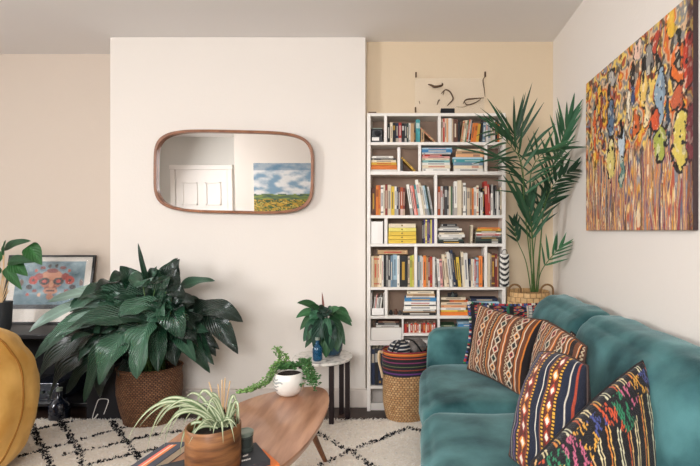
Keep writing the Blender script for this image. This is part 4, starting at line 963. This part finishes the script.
for k, tr3 in enumerate(trails):
    yo = tr_.uniform(-0.05, 0.05); right = (tr3[0][0] > 292 and len(tr3) == 4) or (len(tr3) == 3 and tr3[2][1] > 361)
    pts = []
    for j, q in enumerate(tr3):
        p = P(q[0], q[1], 2.44+yo*(j/2)); p.z = max(p.z, TT+0.004) if not right or p.x < tpt(326, 400)[0] else p.z; pts.append(p)
    cv = catmull(pts, 7); ms.tube(cv, 0.0012, 4)
    for j, p in enumerate(cv):
        for s in range(2 if right or tr_.random() < 0.25 else 1):
            a = tr_.uniform(0, 6.28); dv = Vector((math.cos(a), math.sin(a)*0.7, tr_.uniform(-0.2, 0.7)))*tr_.uniform(0.012, 0.02)*(0.8 if not right else 1)
            base_ = col('#6f9350') if not right else col('#3f6a3a'); v = tr_.uniform(0.7, 1.5)
            leaf(mb, p, p+dv, 0.009, 0.003, (0, -0.6, 0.8), tuple(min(1, x*v) for x in base_), nt=3, nw=2, fold=0.1)
mb.build('foliage', 'smallleaf', t, smooth=True); ms.build('stems', 'stem', t)

# books on the coffee table
def tbook(name, corners, z0, h, c, label, group='books on the coffee table', spine_c=None):
    cx_ = sum(a for a, b in corners)/4; cy_ = sum(b for a, b in corners)/4
    q = thing(name, label, 'book', (cx_, cy_, z0), group)
    MB().prism([(cx_+(a-cx_)*0.985, cy_+(b-cy_)*0.985) for a, b in corners], z0+0.002, z0+h-0.002, PAGE).build('pages', 'col', q)
    MB().prism(corners, z0, z0+0.0025, col(c)).build('back_cover', 'col', q)
    MB().prism(corners, z0+h-0.0025, z0+h, col(c)).build('front_cover', 'col', q)
    a, b = corners[0], corners[1]; dx, dy = b[0]-a[0], b[1]-a[1]; L = math.hypot(dx, dy); nx, ny = -dy/L*0.003, dx/L*0.003
    MB().prism([a, b, (b[0]+nx, b[1]+ny), (a[0]+nx, a[1]+ny)], z0+0.0025, z0+h-0.0025, col(spine_c or c)).build('spine', 'col', q)
    return q
def zpt(px, py, z): Y = F*(CH-z)/(py-VY); return (pxX(px, Y), Y)
z1 = TT+0.001
A, B_ = zpt(271, 459.5, z1+0.022), zpt(250, 443, z1+0.02)
bA = [(-0.77, 1.42), (-0.475, 1.685), (-0.57, 1.80), (-0.87, 1.54)]
tbook('book', bA, z1, 0.022, '#e27a3c', 'orange and cream book lowest in the pile under the wooden pot')
bB = [(-0.805, 1.474), (-0.505, 1.674), (-0.60, 1.81), (-0.90, 1.61)]
zb = z1+0.0225
qb = tbook('book', bB, zb, 0.02, '#34363a', 'dark grey book with white lettering under the wooden pot')
# white lettering on the dark cover (illegible small script in the photograph)
mb = MB(); lrs = random.Random(2)
for r_i, (px0, px1, py0) in enumerate(((243, 248, 456.5), (240, 251, 461.5))):
    n_ = 4 if r_i == 0 else 6
    for i in range(n_):
        u0 = px0+(px1-px0)*i/n_; pts = []
        for j in range(4): a_, b_ = zpt(u0+(j*0.45), py0-(i*0.45)+(-1.0 if j % 2 else 0.7), zb+0.02); pts.append((a_, b_, zb+0.0207))
        mb.tube(catmull(pts, 3), 0.0009, 4)
mb.build('lettering', 'white', qb)
bC = [(-1.005, 1.50), (-0.965, 1.72), (-0.88, 1.76), (-0.90, 1.46)]
qc = tbook('book', [(-0.99, 1.60), (-0.955, 1.84), (-0.87, 1.85), (-0.905, 1.61)], z1, 0.028, '#4a4e58', 'grey magazine with pink and orange stripes left of the wooden pot')
zc2 = z1+0.0282
for k, (cc, o1, o2) in enumerate((('#e5765f', 0.30, 0.44), ('#f2d9c4', 0.44, 0.50), ('#e88a54', 0.50, 0.64))):
    c4 = [(-0.99, 1.60), (-0.955, 1.84), (-0.87, 1.85), (-0.905, 1.61)]
    def lp(a, b, k_): return (a[0]+(b[0]-a[0])*k_, a[1]+(b[1]-a[1])*k_)
    q0, q1 = lp(c4[0], c4[3], o1), lp(c4[0], c4[3], o2); r0, r1 = lp(c4[1], c4[2], o1), lp(c4[1], c4[2], o2)
    MB().prism([q0, q1, lp(q1, r1, 0.9), lp(q0, r0, 0.9)], zc2, zc2+0.0006, col(cc)).build('cover_stripe', 'col', qc)
# wooden pot with spider plant
zp = zb+0.0205
wpc = (pxX(213.5, 1.62), 1.62); wr = 26.2*1.62/F; wzt = pyZ(424, 1.62)
t = thing('potted_spider_plant', 'striped narrow leaved plant in a round wooden pot on the coffee table', 'plant', (wpc[0], wpc[1], zp))
MB().lathe([(0, zp), (wr-0.002, zp), (wr, zp+0.004), (wr, wzt-0.003), (wr-0.002, wzt), (wr-0.006, wzt), (wr-0.008, wzt-0.003), (wr-0.008, wzt-0.03)], 64, center=wpc).build('pot', 'acacia', t, smooth=True, auto=50)
MB().lathe([(0, wzt-0.028), (wr-0.008, wzt-0.028)], 32, center=wpc).build('soil', 'soil', t)
mb = MB(); sr = random.Random(21); Ys = 1.62
green, wht = col('#5d7a4c'), col('#d6d8b8')
arcs = [((220, 425), (166, 402), (127, 441), 4), ((220, 424), (172, 404), (147, 452), 4), ((220, 426), (178, 406), (153, 434), 3.6), ((218, 426), (182, 410), (164, 447), 4), ((222, 425), (180, 398), (150, 412), 4), ((220, 425), (190, 409), (170, 432), 4),
        ((222, 424), (192, 402), (176, 418), 4), ((226, 424), (206, 391), (196, 412), 4), ((226, 423), (233, 396), (238, 418), 4), ((228, 424), (236, 402), (239, 424), 4), ((218, 428), (194, 432), (187, 466), 4.2), ((214, 428), (190, 425), (180, 455), 4),
        ((222, 424), (212, 412), (211, 448), 4.6), ((226, 424), (214, 398), (206, 420), 4), ((224, 424), (233, 405), (232, 430), 4), ((216, 424), (176, 402), (139, 427), 3.8), ((218, 424), (190, 401), (165, 411), 4.2), ((214, 426), (184, 412), (158, 440), 4), ((222, 423), (216, 396), (203, 399), 4), ((228, 423), (236, 410), (236, 430), 3.5), ((216, 426), (198, 408), (182, 428), 4), ((220, 425), (202, 415), (192, 438), 4),
        ((218, 425), (186, 400), (158, 424), 3.6), ((220, 425), (200, 396), (186, 398), 3.6)]
def strip(b, m_, e, wpx, yo, droop=0.0):
    B, Mi, E = P(*b, Ys-0.005), P(*m_, Ys+yo*0.6), P(*e, Ys+yo); ar = Mi-(B+E)/2
    vs = []; cs = []; uvs = []; fs = []; nt = 18; nw = 4
    for i in range(nt+1):
        t_ = i/nt; p = B*(1-t_)**2+Mi*2*t_*(1-t_)+E*t_*t_; T = ((Mi-B)*(1-t_)+(E-Mi)*t_).normalized()
        S = T.cross(Vector((0.2, -0.8, 0.5))); S = S.normalized(); n2 = S.cross(T)
        wt = wpx*0.41*Ys/F*min(1, (1-t_)*2.2+0.06)*(0.75+0.25*math.sin(math.pi*t_))
        for j in range(nw+1):
            s = 2*j/nw-1; vs.append(p+S*wt*s+n2*abs(s)*wt*0.5); uvs.append((j/nw, t_)); cs.append(green if abs(s) > 0.75 else (mixc(green, wht, 0.9) if abs(s) < 0.3 else mixc(green, wht, 0.45)))
    for i in range(nt):
        for j in range(nw): fs.append((i*(nw+1)+j, i*(nw+1)+j+1, (i+1)*(nw+1)+j+1, (i+1)*(nw+1)+j))
    mb.add(vs, fs, cs, uvs)
for i, (b, m_, e, wpx) in enumerate(arcs):
    m_ = (m_[0]*2-(b[0]+e[0])*0.5, m_[1]*2-(b[1]+e[1])*0.5)
    strip(b, m_, e, wpx, sr.uniform(-0.10, 0.10) if e[0] > 190 else sr.uniform(-0.06, 0.16))
for i in range(20):
    a = sr.uniform(0, 2*math.pi); e = (218+math.cos(a)*sr.uniform(18, 45)-8, 424+sr.uniform(-18, 22)); m_ = ((220+e[0])/2, min(424, e[1])-sr.uniform(8, 22))
    if e[0] > 240: e = (240, e[1]-8)
    strip((218+sr.uniform(-8, 10), 427), m_, e, sr.uniform(2.6, 4), sr.uniform(-0.12, 0.12))
mb.build('foliage', 'spider', t, smooth=True)
# candle tin
cc_ = (pxX(246.5, 1.66), 1.66); cz = zp; rr = 11.5*1.66/F
cc_ = (pxX(244.5, 1.745), 1.745); rr = 8.6*1.745/F
t = thing('candle_tin', 'round dark tin with sage green lid beside the wooden pot', 'tin', (cc_[0], cc_[1], cz))
MB().lathe([(0, cz), (rr, cz), (rr, cz+0.012), (rr-0.002, cz+0.014), (rr-0.002, cz+0.05), (rr, cz+0.052), (rr, cz+0.056)], 40, center=cc_).build('body', 'greytin', t, smooth=True, auto=30)
MB().lathe([(rr, cz+0.056), (rr+0.001, cz+0.068), (rr-0.004, cz+0.071), (rr-0.006, cz+0.068), (0, cz+0.067)], 40, center=cc_).build('lid', 'greylid', t, smooth=True, auto=40)
# reed diffuser
rc = (pxX(222, 2.02), 2.02)
t = thing('reed_diffuser', 'amber reed diffuser bottle with pale sticks behind the spider plant', 'diffuser', (rc[0], rc[1], TT))
MB().lathe([(0, TT+0.001), (0.028, TT+0.001), (0.03, TT+0.006), (0.03, TT+0.06), (0.014, TT+0.075), (0.012, TT+0.09), (0.009, TT+0.09), (0.009, TT+0.07)], 28, center=rc).build('bottle', 'amber', t, smooth=True)
for e in ((209, 382), (218, 384), (225, 378), (230, 381), (222, 380)):
    b0 = Vector((rc[0]+(e[0]-220)*0.0004, rc[1], TT+0.03)); MB().tube([b0, P(e[0], e[1], 2.02+(e[0]-220)*0.002)], 0.0028, 6).build('reed', 'reed', t)

# ------------------------------------------------------------------ fabric and seagrass basket by the bookcase
bk = (pxX(406.5, 3.17), 3.165); rx = 24*3.17/F; SYb = 0.72
t = thing('storage_basket', 'seagrass basket with black striped fabric top in front of the bookcase', 'basket', (bk[0], bk[1], 0))
zs, zt2 = pyZ(376, 3.08), pyZ(351, 3.08)
b0_ = 0.012
pr = catmull([(0, 0, b0_), (rx*0.72, 0, b0_), (rx*0.86, 0, 0.03), (rx*0.98, 0, 0.13), (rx*0.99, 0, 0.24), (rx*0.96, 0, zs)], 6)
MB().lathe([(max(0, p.x), p.z) for p in pr], 56, center=bk, sy=SYb).build('woven_body', 'wick_light', t, smooth=True)
FB = [('#20202a', .10), ('#5b2f6e', .06), ('#1a1a20', .10), ('#8a3a2c', .035), ('#1c1c22', .10), ('#6a7a48', .03), ('#1c1c24', .12), ('#7c2f5a', .05), ('#1b1b22', .12), ('#b04a2c', .04), ('#1c1c22', .06), ('#b85c26', .06), ('#d88838', .03), ('#1c1c22', .03), ('#8a2c34', .05)]
tot = sum(b for _, b in FB); acc = []; s_ = 0
for c_, b in FB: acc.append((s_/tot, (s_+b)/tot, col(c_))); s_ += b
def band(v):
    for a, b, c_ in acc:
        if a <= v < b: return c_
    return acc[-1][2]
prf = [(rx*(0.965+0.05*math.sin(v*2.4)), zs-0.004+(zt2-zs)*v) for v in [i/48 for i in range(49)]]
mb = MB().lathe(prf, 64, center=bk, sy=SYb, wob=lambda a, z: 1+0.012*math.sin(a*5+z*14)); mb.c = [band(i % 49/48) for i in range(len(mb.v))]
mb.build('fabric_top', 'kilim', t, smooth=True)
MB().lathe([(0, zt2-0.05), (rx*0.98, zt2-0.05)], 40, center=bk, sy=SYb).build('inner_base', 'blackm', t)
hx = bk[0]-rx*0.98
MB().tube(catmull([(hx, bk[1]-0.05, zt2-0.02), (hx-0.02, bk[1]-0.06, zt2-0.01), (hx-0.024, bk[1]-0.06, zt2-0.06), (hx-0.006, bk[1]-0.06, zs+0.02), (hx, bk[1]-0.05, zs-0.02)], 6), 0.008, 8).build('rope_handle', 'rope', t, smooth=True)
MB().tube(catmull([(bk[0]-0.09, bk[1]-0.07, zt2-0.01), (bk[0]-0.06, bk[1]-0.085, zt2+0.05), (bk[0]+0.0, bk[1]-0.09, zt2+0.075), (bk[0]+0.05, bk[1]-0.085, zt2+0.06), (bk[0]+0.10, bk[1]-0.07, zt2-0.01)], 6), 0.006, 8).build('carry_strap', 'black', t, smooth=True)
# cloth bundles inside
def blob(nm, c, r, col1, label, cat, colf=None, seed=0, grp=None):
    mb = MB(); 
    def fn(u, v):
        a = u*2*math.pi; b = (v-0.5)*math.pi; d = Vector((math.cos(a)*math.cos(b), math.sin(a)*math.cos(b), math.sin(b)))
        k = 1+0.18*noise.noise(d*2.2+Vector((seed, 0, 0)))+0.06*noise.noise(d*6+Vector((seed, 0, 0)))
        return Vector(c)+Vector((d.x*r[0], d.y*r[1], d.z*r[2]))*k
    mb.grid(40, 26, fn, colf or (lambda u, v: col(col1)))
    o = mb.build(nm, 'kilim', smooth=True); weld(o); return tag(o, label, cat, grp)
blob('folded_cloth', (bk[0]-0.045, bk[1]-0.01, zt2+0.0), (0.075, 0.07, 0.05), '#1d2733', 'dark blue and white striped cloth bundled in the basket', 'cloth', lambda u, v: col('#e2ddd5') if math.sin(v*40+u*6) > 0.75 else col('#1b2430'), 3)
blob('folded_cloth', (bk[0]+0.07, bk[1]+0.0, zt2+0.012), (0.06, 0.06, 0.05), '#6b6460', 'plain grey cloth bundled at the right in the basket', 'cloth', None, 8)

# ------------------------------------------------------------------ palm in rattan basket behind the sofa
pc = (pxX(528, 3.31), 3.305); pr_ = 0.145; pz0, pz1 = 0.50, pyZ(292, 3.31)
st = thing('plant_stool', 'wooden stool hidden behind the sofa under the palm basket', 'stool', (pc[0], pc[1], 0))
st['label'] = 'round wooden stool carrying the pale rattan basket behind the sofa arm'
MB().lathe([(0, pz0-0.03), (0.14, pz0-0.03), (0.14, pz0-0.001), (0, pz0-0.001)], 32, center=pc).build('seat', 'wood2', st)
for a in (45, 135, 225, 315): MB().tube([(pc[0]+0.09*math.cos(R(a)), pc[1]+0.09*math.sin(R(a)), pz0-0.03), (pc[0]+0.12*math.cos(R(a)), pc[1]+0.12*math.sin(R(a)), 0)], 0.012, 8).build('leg', 'wood2', st)
t = thing('potted_palm', 'tall feathery palm in a pale rattan basket in the corner behind the sofa', 'plant', (pc[0], pc[1], pz0))
pr = catmull([(0, 0, pz0), (pr_*0.8, 0, pz0), (pr_*0.95, 0, pz0+0.05), (pr_, 0, pz0+0.2), (pr_*0.98, 0, pz1), (pr_*0.93, 0, pz1), (pr_*0.9, 0, pz1-0.05)], 5)
MB().lathe([(max(0, p.x), p.z) for p in pr], 48, center=pc).build('rattan_basket', 'wick_pale', t, smooth=True)
MB().lathe([(0, pz1-0.045), (pr_*0.9, pz1-0.045)], 32, center=pc).build('soil', 'soil', t)
for a, b in ((508, 520), (540, 552)):
    x0_, x1_ = pxX(a, 3.25), pxX(b, 3.25); m_ = (x0_+x1_)/2; yy = 3.23
    MB().tube(catmull([(x0_, yy, pz1-0.02), (x0_+0.004, yy-0.008, pz1+0.04), (m_, yy-0.012, pz1+0.062), (x1_-0.004, yy-0.008, pz1+0.04), (x1_, yy, pz1-0.02)], 6), 0.007, 8).build('handle', 'wick_pale', t, smooth=True)
fm = MB(); fst = MB(); fr_ = random.Random(4)
def frond(pts, n, L0, ang=55, t0=0.3, c='#24482c', wleaf=0.020, droop=0.25, plane=None, tipL=0.6, L1=0.6):
    cv = catmull([P(*q) for q in pts], 12); m_ = len(cv)
    fst.tube(cv, [0.0042*(1-0.6*i/m_) for i in range(m_)], 6, col('#4d6b35'))
    g = col(c)
    for k in range(n):
        tt = t0+(1-t0)*(k+0.5)/n; f = tt*(m_-1); i = min(m_-2, int(f)); p = cv[i].lerp(cv[i+1], f-i); T = (cv[min(m_-1, i+2)]-cv[max(0, i-1)]).normalized()
        PN = Vector(plane) if plane else Vector((0.1, -0.9, 0.3)); S = T.cross(PN).normalized()
        rel = (tt-t0)/(1-t0); L = L0*(0.55+0.45*math.sin(math.pi*min(1, 0.15+rel*0.75)))*(1-(1-tipL)*rel)
        an = R(ang*(1-0.55*rel))
        for s in (-1, 1):
            a_ = an+fr_.uniform(-0.12, 0.12)
            d = (T*math.cos(a_)+S*s*math.sin(a_)+PN.normalized()*fr_.uniform(-0.05, 0.3)).normalized()
            LL = L*fr_.uniform(0.85, 1.1); E = p+d*LL
            E.z -= droop*LL*fr_.uniform(0.5, 1.1); E.x = min(E.x, XR-0.01); E.y = min(E.y, DR-0.015)
            v = fr_.uniform(0.75, 1.35)
            leaf(fm, p, E, wleaf*fr_.uniform(0.8, 1.15), 0.25*droop*LL, (0.1*s, -0.8, 0.5), tuple(x*v for x in g), fold=0.35, nt=8, nw=2, mid=0.4, prof=0.7)
Yp = 3.25
frond([(532, 292, Yp), (530, 240, Yp), (524, 185, 3.15), (517, 146, 3.05), (514, 134, 3.02)], 6, 0.36, 48, 0.74, '#22402a', 0.022, 0.0, tipL=0.8)
frond([(536, 292, Yp), (542, 225, 3.22), (548, 185, 3.15), (560, 145, 3.0), (571, 118, 2.9)], 14, 0.30, 42, 0.5, '#386245', 0.021, 0.0, tipL=0.7)
frond([(534, 292, Yp), (528, 240, 3.1), (524, 200, 2.95), (522, 165, 2.85), (510, 145, 2.75), (492, 130, 2.65)], 12, 0.33, 62, 0.4, '#2b5135', 0.017, 0.22)
frond([(538, 292, Yp), (541, 240, 3.2), (545, 205, 3.1), (556, 182, 3.0), (574, 170, 2.9)], 12, 0.22, 60, 0.45, '#1f3d29', 0.024, 0.1)
frond([(534, 292, Yp), (533, 260, 3.2), (531, 225, 3.1), (528, 200, 3.05)], 9, 0.28, 36, 0.5, '#2b5238', 0.022, 0.0)
frond([(531, 292, Yp), (526, 262, 3.15), (517, 240, 3.1), (513, 222, 3.05)], 5, 0.16, 38, 0.6, '#1f3d29', 0.020, 0.0)
frond([(537, 292, Yp), (541, 272, 3.2), (553, 255, 3.1), (562, 246, 3.05)], 6, 0.23, 40, 0.4, '#3b6846', 0.017, 0.0)
frond([(535, 292, Yp), (532, 230, 3.12), (530, 180, 3.0), (540, 156, 2.9), (560, 148, 2.75)], 9, 0.30, 58, 0.45, '#315a3a', 0.016, 0.25)
frond([(533, 292, Yp), (534, 250, 3.3), (540, 215, 3.3), (548, 195, 3.28)], 7, 0.24, 40, 0.5, '#1f3d29', 0.018, 0.1)
for b, e, w_ in (((518, 158), (588, 147), 7), ((528, 190), (500, 160), 6), ((528, 152), (556, 124), 4), ((520, 150), (474, 113), 5), ((519, 170), (462, 140), 3.5), ((516, 165), (450, 147), 3), ((530, 225), (503, 175), 6), ((531, 226), (508, 170), 5), ((516, 150), (487, 98), 4.5), ((520, 158), (470, 165), 3)):
    leaf(fm, P(*b, 2.95), P(*e, 2.82 if e[0] < 580 else 2.72), w_*2.9/F, 0.03, (0, -0.8, 0.5), col('#2a5036'), fold=0.35, nt=10, nw=2)
fm.build('fronds', 'palm', t, smooth=True); fst.build('stems', 'stem', t, smooth=True)

# ------------------------------------------------------------------ sofa
SX = 0.045; SZ = 0.42; seamY = 2.20
t = thing('sofa', 'teal velvet sofa along the right wall with loose seat and back cushions', 'sofa', (0.52, 2.1, 0))
def soft(nm, *b, **k): o = softbox(*b, **k).build(nm, 'velvet', t, smooth=True); return weld(o)
soft('base', SX+0.03, 0.97, 1.12, 3.14, 0.09, 0.27, r=0.03, puff=(0, 0, 0), n=10, wr=0.001)
soft('seat_cushion', SX, 0.86, seamY, 2.985, 0.25, SZ, r=0.07, puff=(0.02, 0.006, 0.022), seed=1, wr=0.009)
soft('seat_cushion', SX-0.005, 0.86, 1.30, seamY, 0.25, SZ, r=0.07, puff=(0.02, 0.006, 0.022), seed=5, wr=0.009)
soft('armrest', 0.085, 0.94, 2.975, 3.15, 0.10, 0.615, r=0.065, puff=(0.008, 0.008, 0.01), seed=2, wr=0.004)
soft('armrest', 0.085, 0.94, 1.10, 1.29, 0.10, 0.60, r=0.065, puff=(0.008, 0.008, 0.008), seed=3, wr=0.004)
soft('back_frame', 0.86, 0.985, 1.10, 3.14, 0.10, 0.66, r=0.04, puff=(0, 0, 0), n=12, wr=0.002)
def leanb(p): k = (p.z-0.40)/0.45; return Vector((p.x+0.13*k, p.y, p.z))
soft('back_cushion', 0.64, 0.84, seamY+0.03, 2.985, 0.40, 0.85, r=0.075, puff=(0.035, 0.01, 0.012), warp=leanb, seed=7, wr=0.014)
soft('back_cushion', 0.63, 0.84, 1.28, seamY+0.04, 0.40, 0.855, r=0.075, puff=(0.035, 0.01, 0.012), warp=leanb, seed=9, wr=0.014)
for x in (0.12, 0.92):
    for y in (1.17, 3.08): MB().tube([(x, y, 0.095), (x, y, 0.012 if x < 0.5 and y < RY1 else 0)], [0.025, 0.018], 14).build('leg', 'darkbrown', t)

# ------------------------------------------------------------------ kilim cushions
def bands(spec):
    tot_ = sum(w_ for _, w_ in spec); a = 0; o_ = []
    for c_, w_ in spec: o_.append((a/tot_, (a+w_)/tot_, c_)); a += w_
    return o_
def kil(spec):
    bs = bands(spec)
    def f(u, v):
        for a, b, c_ in bs:
            if a <= u < b or b == bs[-1][1]:
                x = (u-a)/(b-a)
                if u >= b: continue
                if c_.startswith('#'): return col(c_)
                q = abs(((v*8) % 1)-0.5)*2; r_ = abs(x-0.5)*2
                if c_ == 'D':   # white band with diamonds
                    i = int(v*8) % 4
                    if q+r_ < 0.42: return col('#1f1e22')
                    if q+r_ < 0.72: return col(['#23241f', '#d9862f', '#2f4a3d', '#b13c2c'][i])
                    return col('#cbbda6') if q+r_ < 1.15 else col('#6b4028')
                if c_ == 'Z':   # zigzag
                    zq = abs(((v*22) % 1)-0.5)*2
                    return col('#c9b797') if abs(zq-x) < 0.22 else col('#5b3323')
                if c_ == 'Y': return col('#e0a93f') if abs(((v*34) % 1)-0.5) < 0.27 and r_ < 0.6 else col('#2a1d1c')
                if c_ == 'W': return col('#e6dfd0') if abs(((v*34) % 1)-0.5) < 0.27 and r_ < 0.7 else col('#26324a')
                if c_ == 'R':
                    i = int(v*9) % 3
                    if q+r_ < 0.55: return col('#e6ddcc')
                    if q+r_ < 0.95: return col(['#b5452c', '#d98a34', '#8c2f2a'][i])
                    return col('#5a2a22')
                if c_ == 'M':   # multicolour floral
                    k = noise.noise(Vector((x*2.2+7, v*16, 3))); i = int((k+1)*6) % 6
                    return col(['#1a171b', '#c23a3f', '#2c7a55', '#d7763a', '#46507f', '#1d191c'][i])
                if c_ == 'E':
                    k = int(v*7+x*0.5) % 5; g_ = fb(x*3, v*30, 4)
                    return col('#18161a') if g_ > -0.02 or abs(((v*40+x*3) % 1)-0.5) > 0.36 else col(['#c4502f', '#2c7a55', '#b85f78', '#d1983c', '#444c86'][k])
        return col('#1b191d')
    return f
BR = [('#6f4128', 3), ('#e2cfb0', .5), ('#c9722f', .8), ('#2b1c1a', .8), ('Z', 1.6), ('#7a4a2c', 2), ('#e8dac0', .4), ('#96592f', 1.2), ('#26191a', .6), ('D', 4.2), ('#26191a', .6), ('#b06a33', 1), ('#e6d6b8', .4), ('#6f4128', 2), ('Z', 1.4), ('#29201f', .8), ('#c57a35', .8), ('#7a4a2c', 1.8), ('#e8dac0', .4),
      ('#5b3323', 1), ('D', 4.4), ('#26191a', .6), ('#8c532d', 1.6), ('#e8dac0', .4), ('#c9722f', .8), ('#5f3824', 1.8), ('Z', 1.6), ('D', 3.6), ('#26191a', .8), ('#a8632f', 1), ('#e8dac0', .4), ('#643a26', 2), ('#d07c32', .6), ('#1d1617', 3)]
NV = [('#b06a33', 1), ('#1d2436', 2.2), ('#cfc5b4', .35), ('#1d2436', 1.6), ('#7a5a8a', .4), ('#1f2233', 1.2), ('Y', 1.7), ('#8c3a2a', .6), ('R', 4.2), ('#8c3a2a', .6), ('Y', 1.7), ('#1c2234', 3.6), ('#d8d0c0', .5), ('#1c2234', 1.8), ('#7c4a3a', .5), ('Y', 1.5), ('R', 3.4), ('Y', 1.5), ('#1c2234', 3), ('#c9bfae', .4), ('#1c2234', 2), ('#a3422c', .6), ('#1b1f2e', 2)]
BK = [('#18161a', 1.6), ('#d8c79a', .35), ('#18161a', .5), ('#d8c79a', .3), ('#151317', 2), ('#c97a36', .4), ('#151317', .5), ('#d6a95c', .35), ('#151317', 2.1), ('#cfc9a8', .35), ('#151317', .5), ('#cfc9a8', .35), ('#151317', 2.2), ('#b8542e', .4), ('#151317', .5), ('#e0b070', .3)]*3
M4 = kil(BK); EMB = kil([('E', 1)])
def blackp(u, v):
    w_ = u+0.03*math.sin(v*4)
    if v > 0.74+0.08*math.sin(u*17) and v < 0.95: return EMB((v-0.7)/0.3, u*1.4)
    return M4(w_ % 1, v)
BACKM = kil([('#1b1a1f', 1), ('M', 3), ('#d8cfc0', .3), ('#20202c', 1), ('M', 3), ('#2a6a4c', .5), ('#1b1a1f', 1), ('M', 3), ('#c8b89c', .3), ('W', 1), ('M', 2), ('#1b1a1f', 1)])
def pillow(name, BL, BR_, TR_, TL, T, f, label, n=140, seed=0, flip=False, edge='#1d191b', tassel=None, backc='#2a211f', pinch=1.0):
    BL, BR_, TR_, TL = map(Vector, (BL, BR_, TR_, TL)); N_ = ((BR_-BL).cross(TL-BL)+(TR_-TL).cross(TR_-BR_)).normalized()
    ctr = (BL+BR_+TR_+TL)/4
    if N_.dot(Vector((0, 0, CH))-ctr) < 0: N_ = -N_
    o_ = thing(name, label, 'cushion', Vector((ctr.x, ctr.y, SZ)), 'patterned cushions on the sofa')
    def fn(sgn):
        def g(u, v):
            # pinch the sides so that corners stay out
            uu = u+(0.5-u)*0.10*pinch*math.sin(math.pi*v)**1.0*abs(2*u-1)**2; vv = v+(0.5-v)*0.08*pinch*math.sin(math.pi*u)*abs(2*v-1)**2
            p = BL*(1-uu)*(1-vv)+BR_*uu*(1-vv)+TR_*uu*vv+TL*(1-uu)*vv
            th = T*max(0, math.sin(math.pi*u)*math.sin(math.pi*v))**0.42
            e = min(u, 1-u, v, 1-v); 
            wr_ = noise.noise(p*6+Vector((seed, 0, 0)))*0.018*min(1, e*6)+noise.noise(Vector((u*3+seed, v*9, 1)))*0.008*min(1, e*8)
            return p+N_*(sgn*th+wr_)
        return g
    M_ = 'kilim'
    MB().grid(n, n, fn(1), f).build('front_face', M_, o_, smooth=True)
    MB().grid(30, 30, fn(-1), lambda u, v: col(backc), flip=True).build('back_face', M_, o_, smooth=True)
    pts = [fn(0)(*q) for q in [(i/20, 0) for i in range(20)]+[(1, i/20) for i in range(20)]+[(1-i/20, 1) for i in range(20)]+[(0, 1-i/20) for i in range(21)]]
    MB().tube(pts, 0.005, 6, col(edge)).build('piping', 'col', o_, smooth=True)
    if tassel:
        tm = MB(); q_ = random.Random(seed)
        for i in range(len(pts)-1):
            p = pts[i]; d = (p-ctr).normalized()
            for k in range(2): cc = col(q_.choice(tassel)); s_ = p.lerp(pts[i+1], k*0.5); tm.tube([s_, s_+d*0.012], [0.010, 0.007], 6, cc)
        tm.build('pompom_trim', 'kilim', o_, smooth=True)
    return o_
pillow('throw_cushion', (0.30, 2.86, 0.46), (0.78, 2.90, 0.44), (0.80, 2.955, 0.79), (0.33, 2.93, 0.80), 0.05, BACKM, 'multicolour cushion with red and green trim, farthest, against the sofa arm', seed=3, tassel=['#b2323a', '#2f7f4e', '#23232b', '#d8d0c0', '#3a4d86'])
pillow('throw_cushion', (0.30, 2.74, 0.455), (0.53, 2.30, 0.435), (0.665, 2.40, 0.79), (0.375, 2.84, 0.805), 0.085, kil(BR), 'brown striped cushion with white diamond bands, large, second from the far arm', seed=6, edge='#4a2f22')
pillow('throw_cushion', (0.535, 2.30, 0.44), (0.585, 1.87, 0.43), (0.665, 1.86, 0.79), (0.60, 2.24, 0.825), 0.06, kil(BR[5:]+BR[:5]), 'brown striped cushion with diamond bands, behind the navy striped one', seed=12, pinch=-0.5, edge='#4a2f22')
pillow('throw_cushion', (0.64, 2.28, 0.45), (0.66, 1.88, 0.44), (0.76, 1.90, 0.76), (0.73, 2.24, 0.77), 0.035, kil(BR[9:]+BR[:9]), 'dark brown striped cushion tucked against the sofa back, mostly hidden', seed=14)
pillow('throw_cushion', (0.335, 1.70, 0.445), (0.49, 1.44, 0.44), (0.575, 1.60, 0.79), (0.475, 1.84, 0.775), 0.085, kil(NV), 'navy striped cushion with gold dotted bands and a red diamond band', seed=17, pinch=-1.0, edge='#3a2a26')
pillow('throw_cushion', (0.30, 1.12, 0.44), (0.69, 1.36, 0.44), (0.725, 1.53, 0.825), (0.325, 1.33, 0.60), 0.10, blackp, 'black cushion with bright embroidery and thin cream lines, nearest the camera', seed=19, n=150, pinch=-1.1)

# finer pieces belong to the part that carries them
SUB = dict(soil=('pot', 'wicker_basket', 'rattan_basket'), lettering=('front_cover',), cover_stripe=('front_cover',), emblem=('cabinet',), cap=('body',), knob=('body',), viewfinder=('body',), lens=('body',),
           label_panel=('body',), rope_handle=('woven_body',), handle=('rattan_basket', 'bag_body'), clamp=('sheet',), brush_stroke=('sheet',), pompom_trim=('piping',), painted_face=('canvas_edge',), glazing=('frame',))
for o in list(bpy.data.objects):
    nm = o.name.split('.')[0]
    if o.parent is not None and o.parent.parent is None and nm in SUB:
        for sib in o.parent.children:
            if sib.name.split('.')[0] in SUB[nm]: o.parent = sib; break
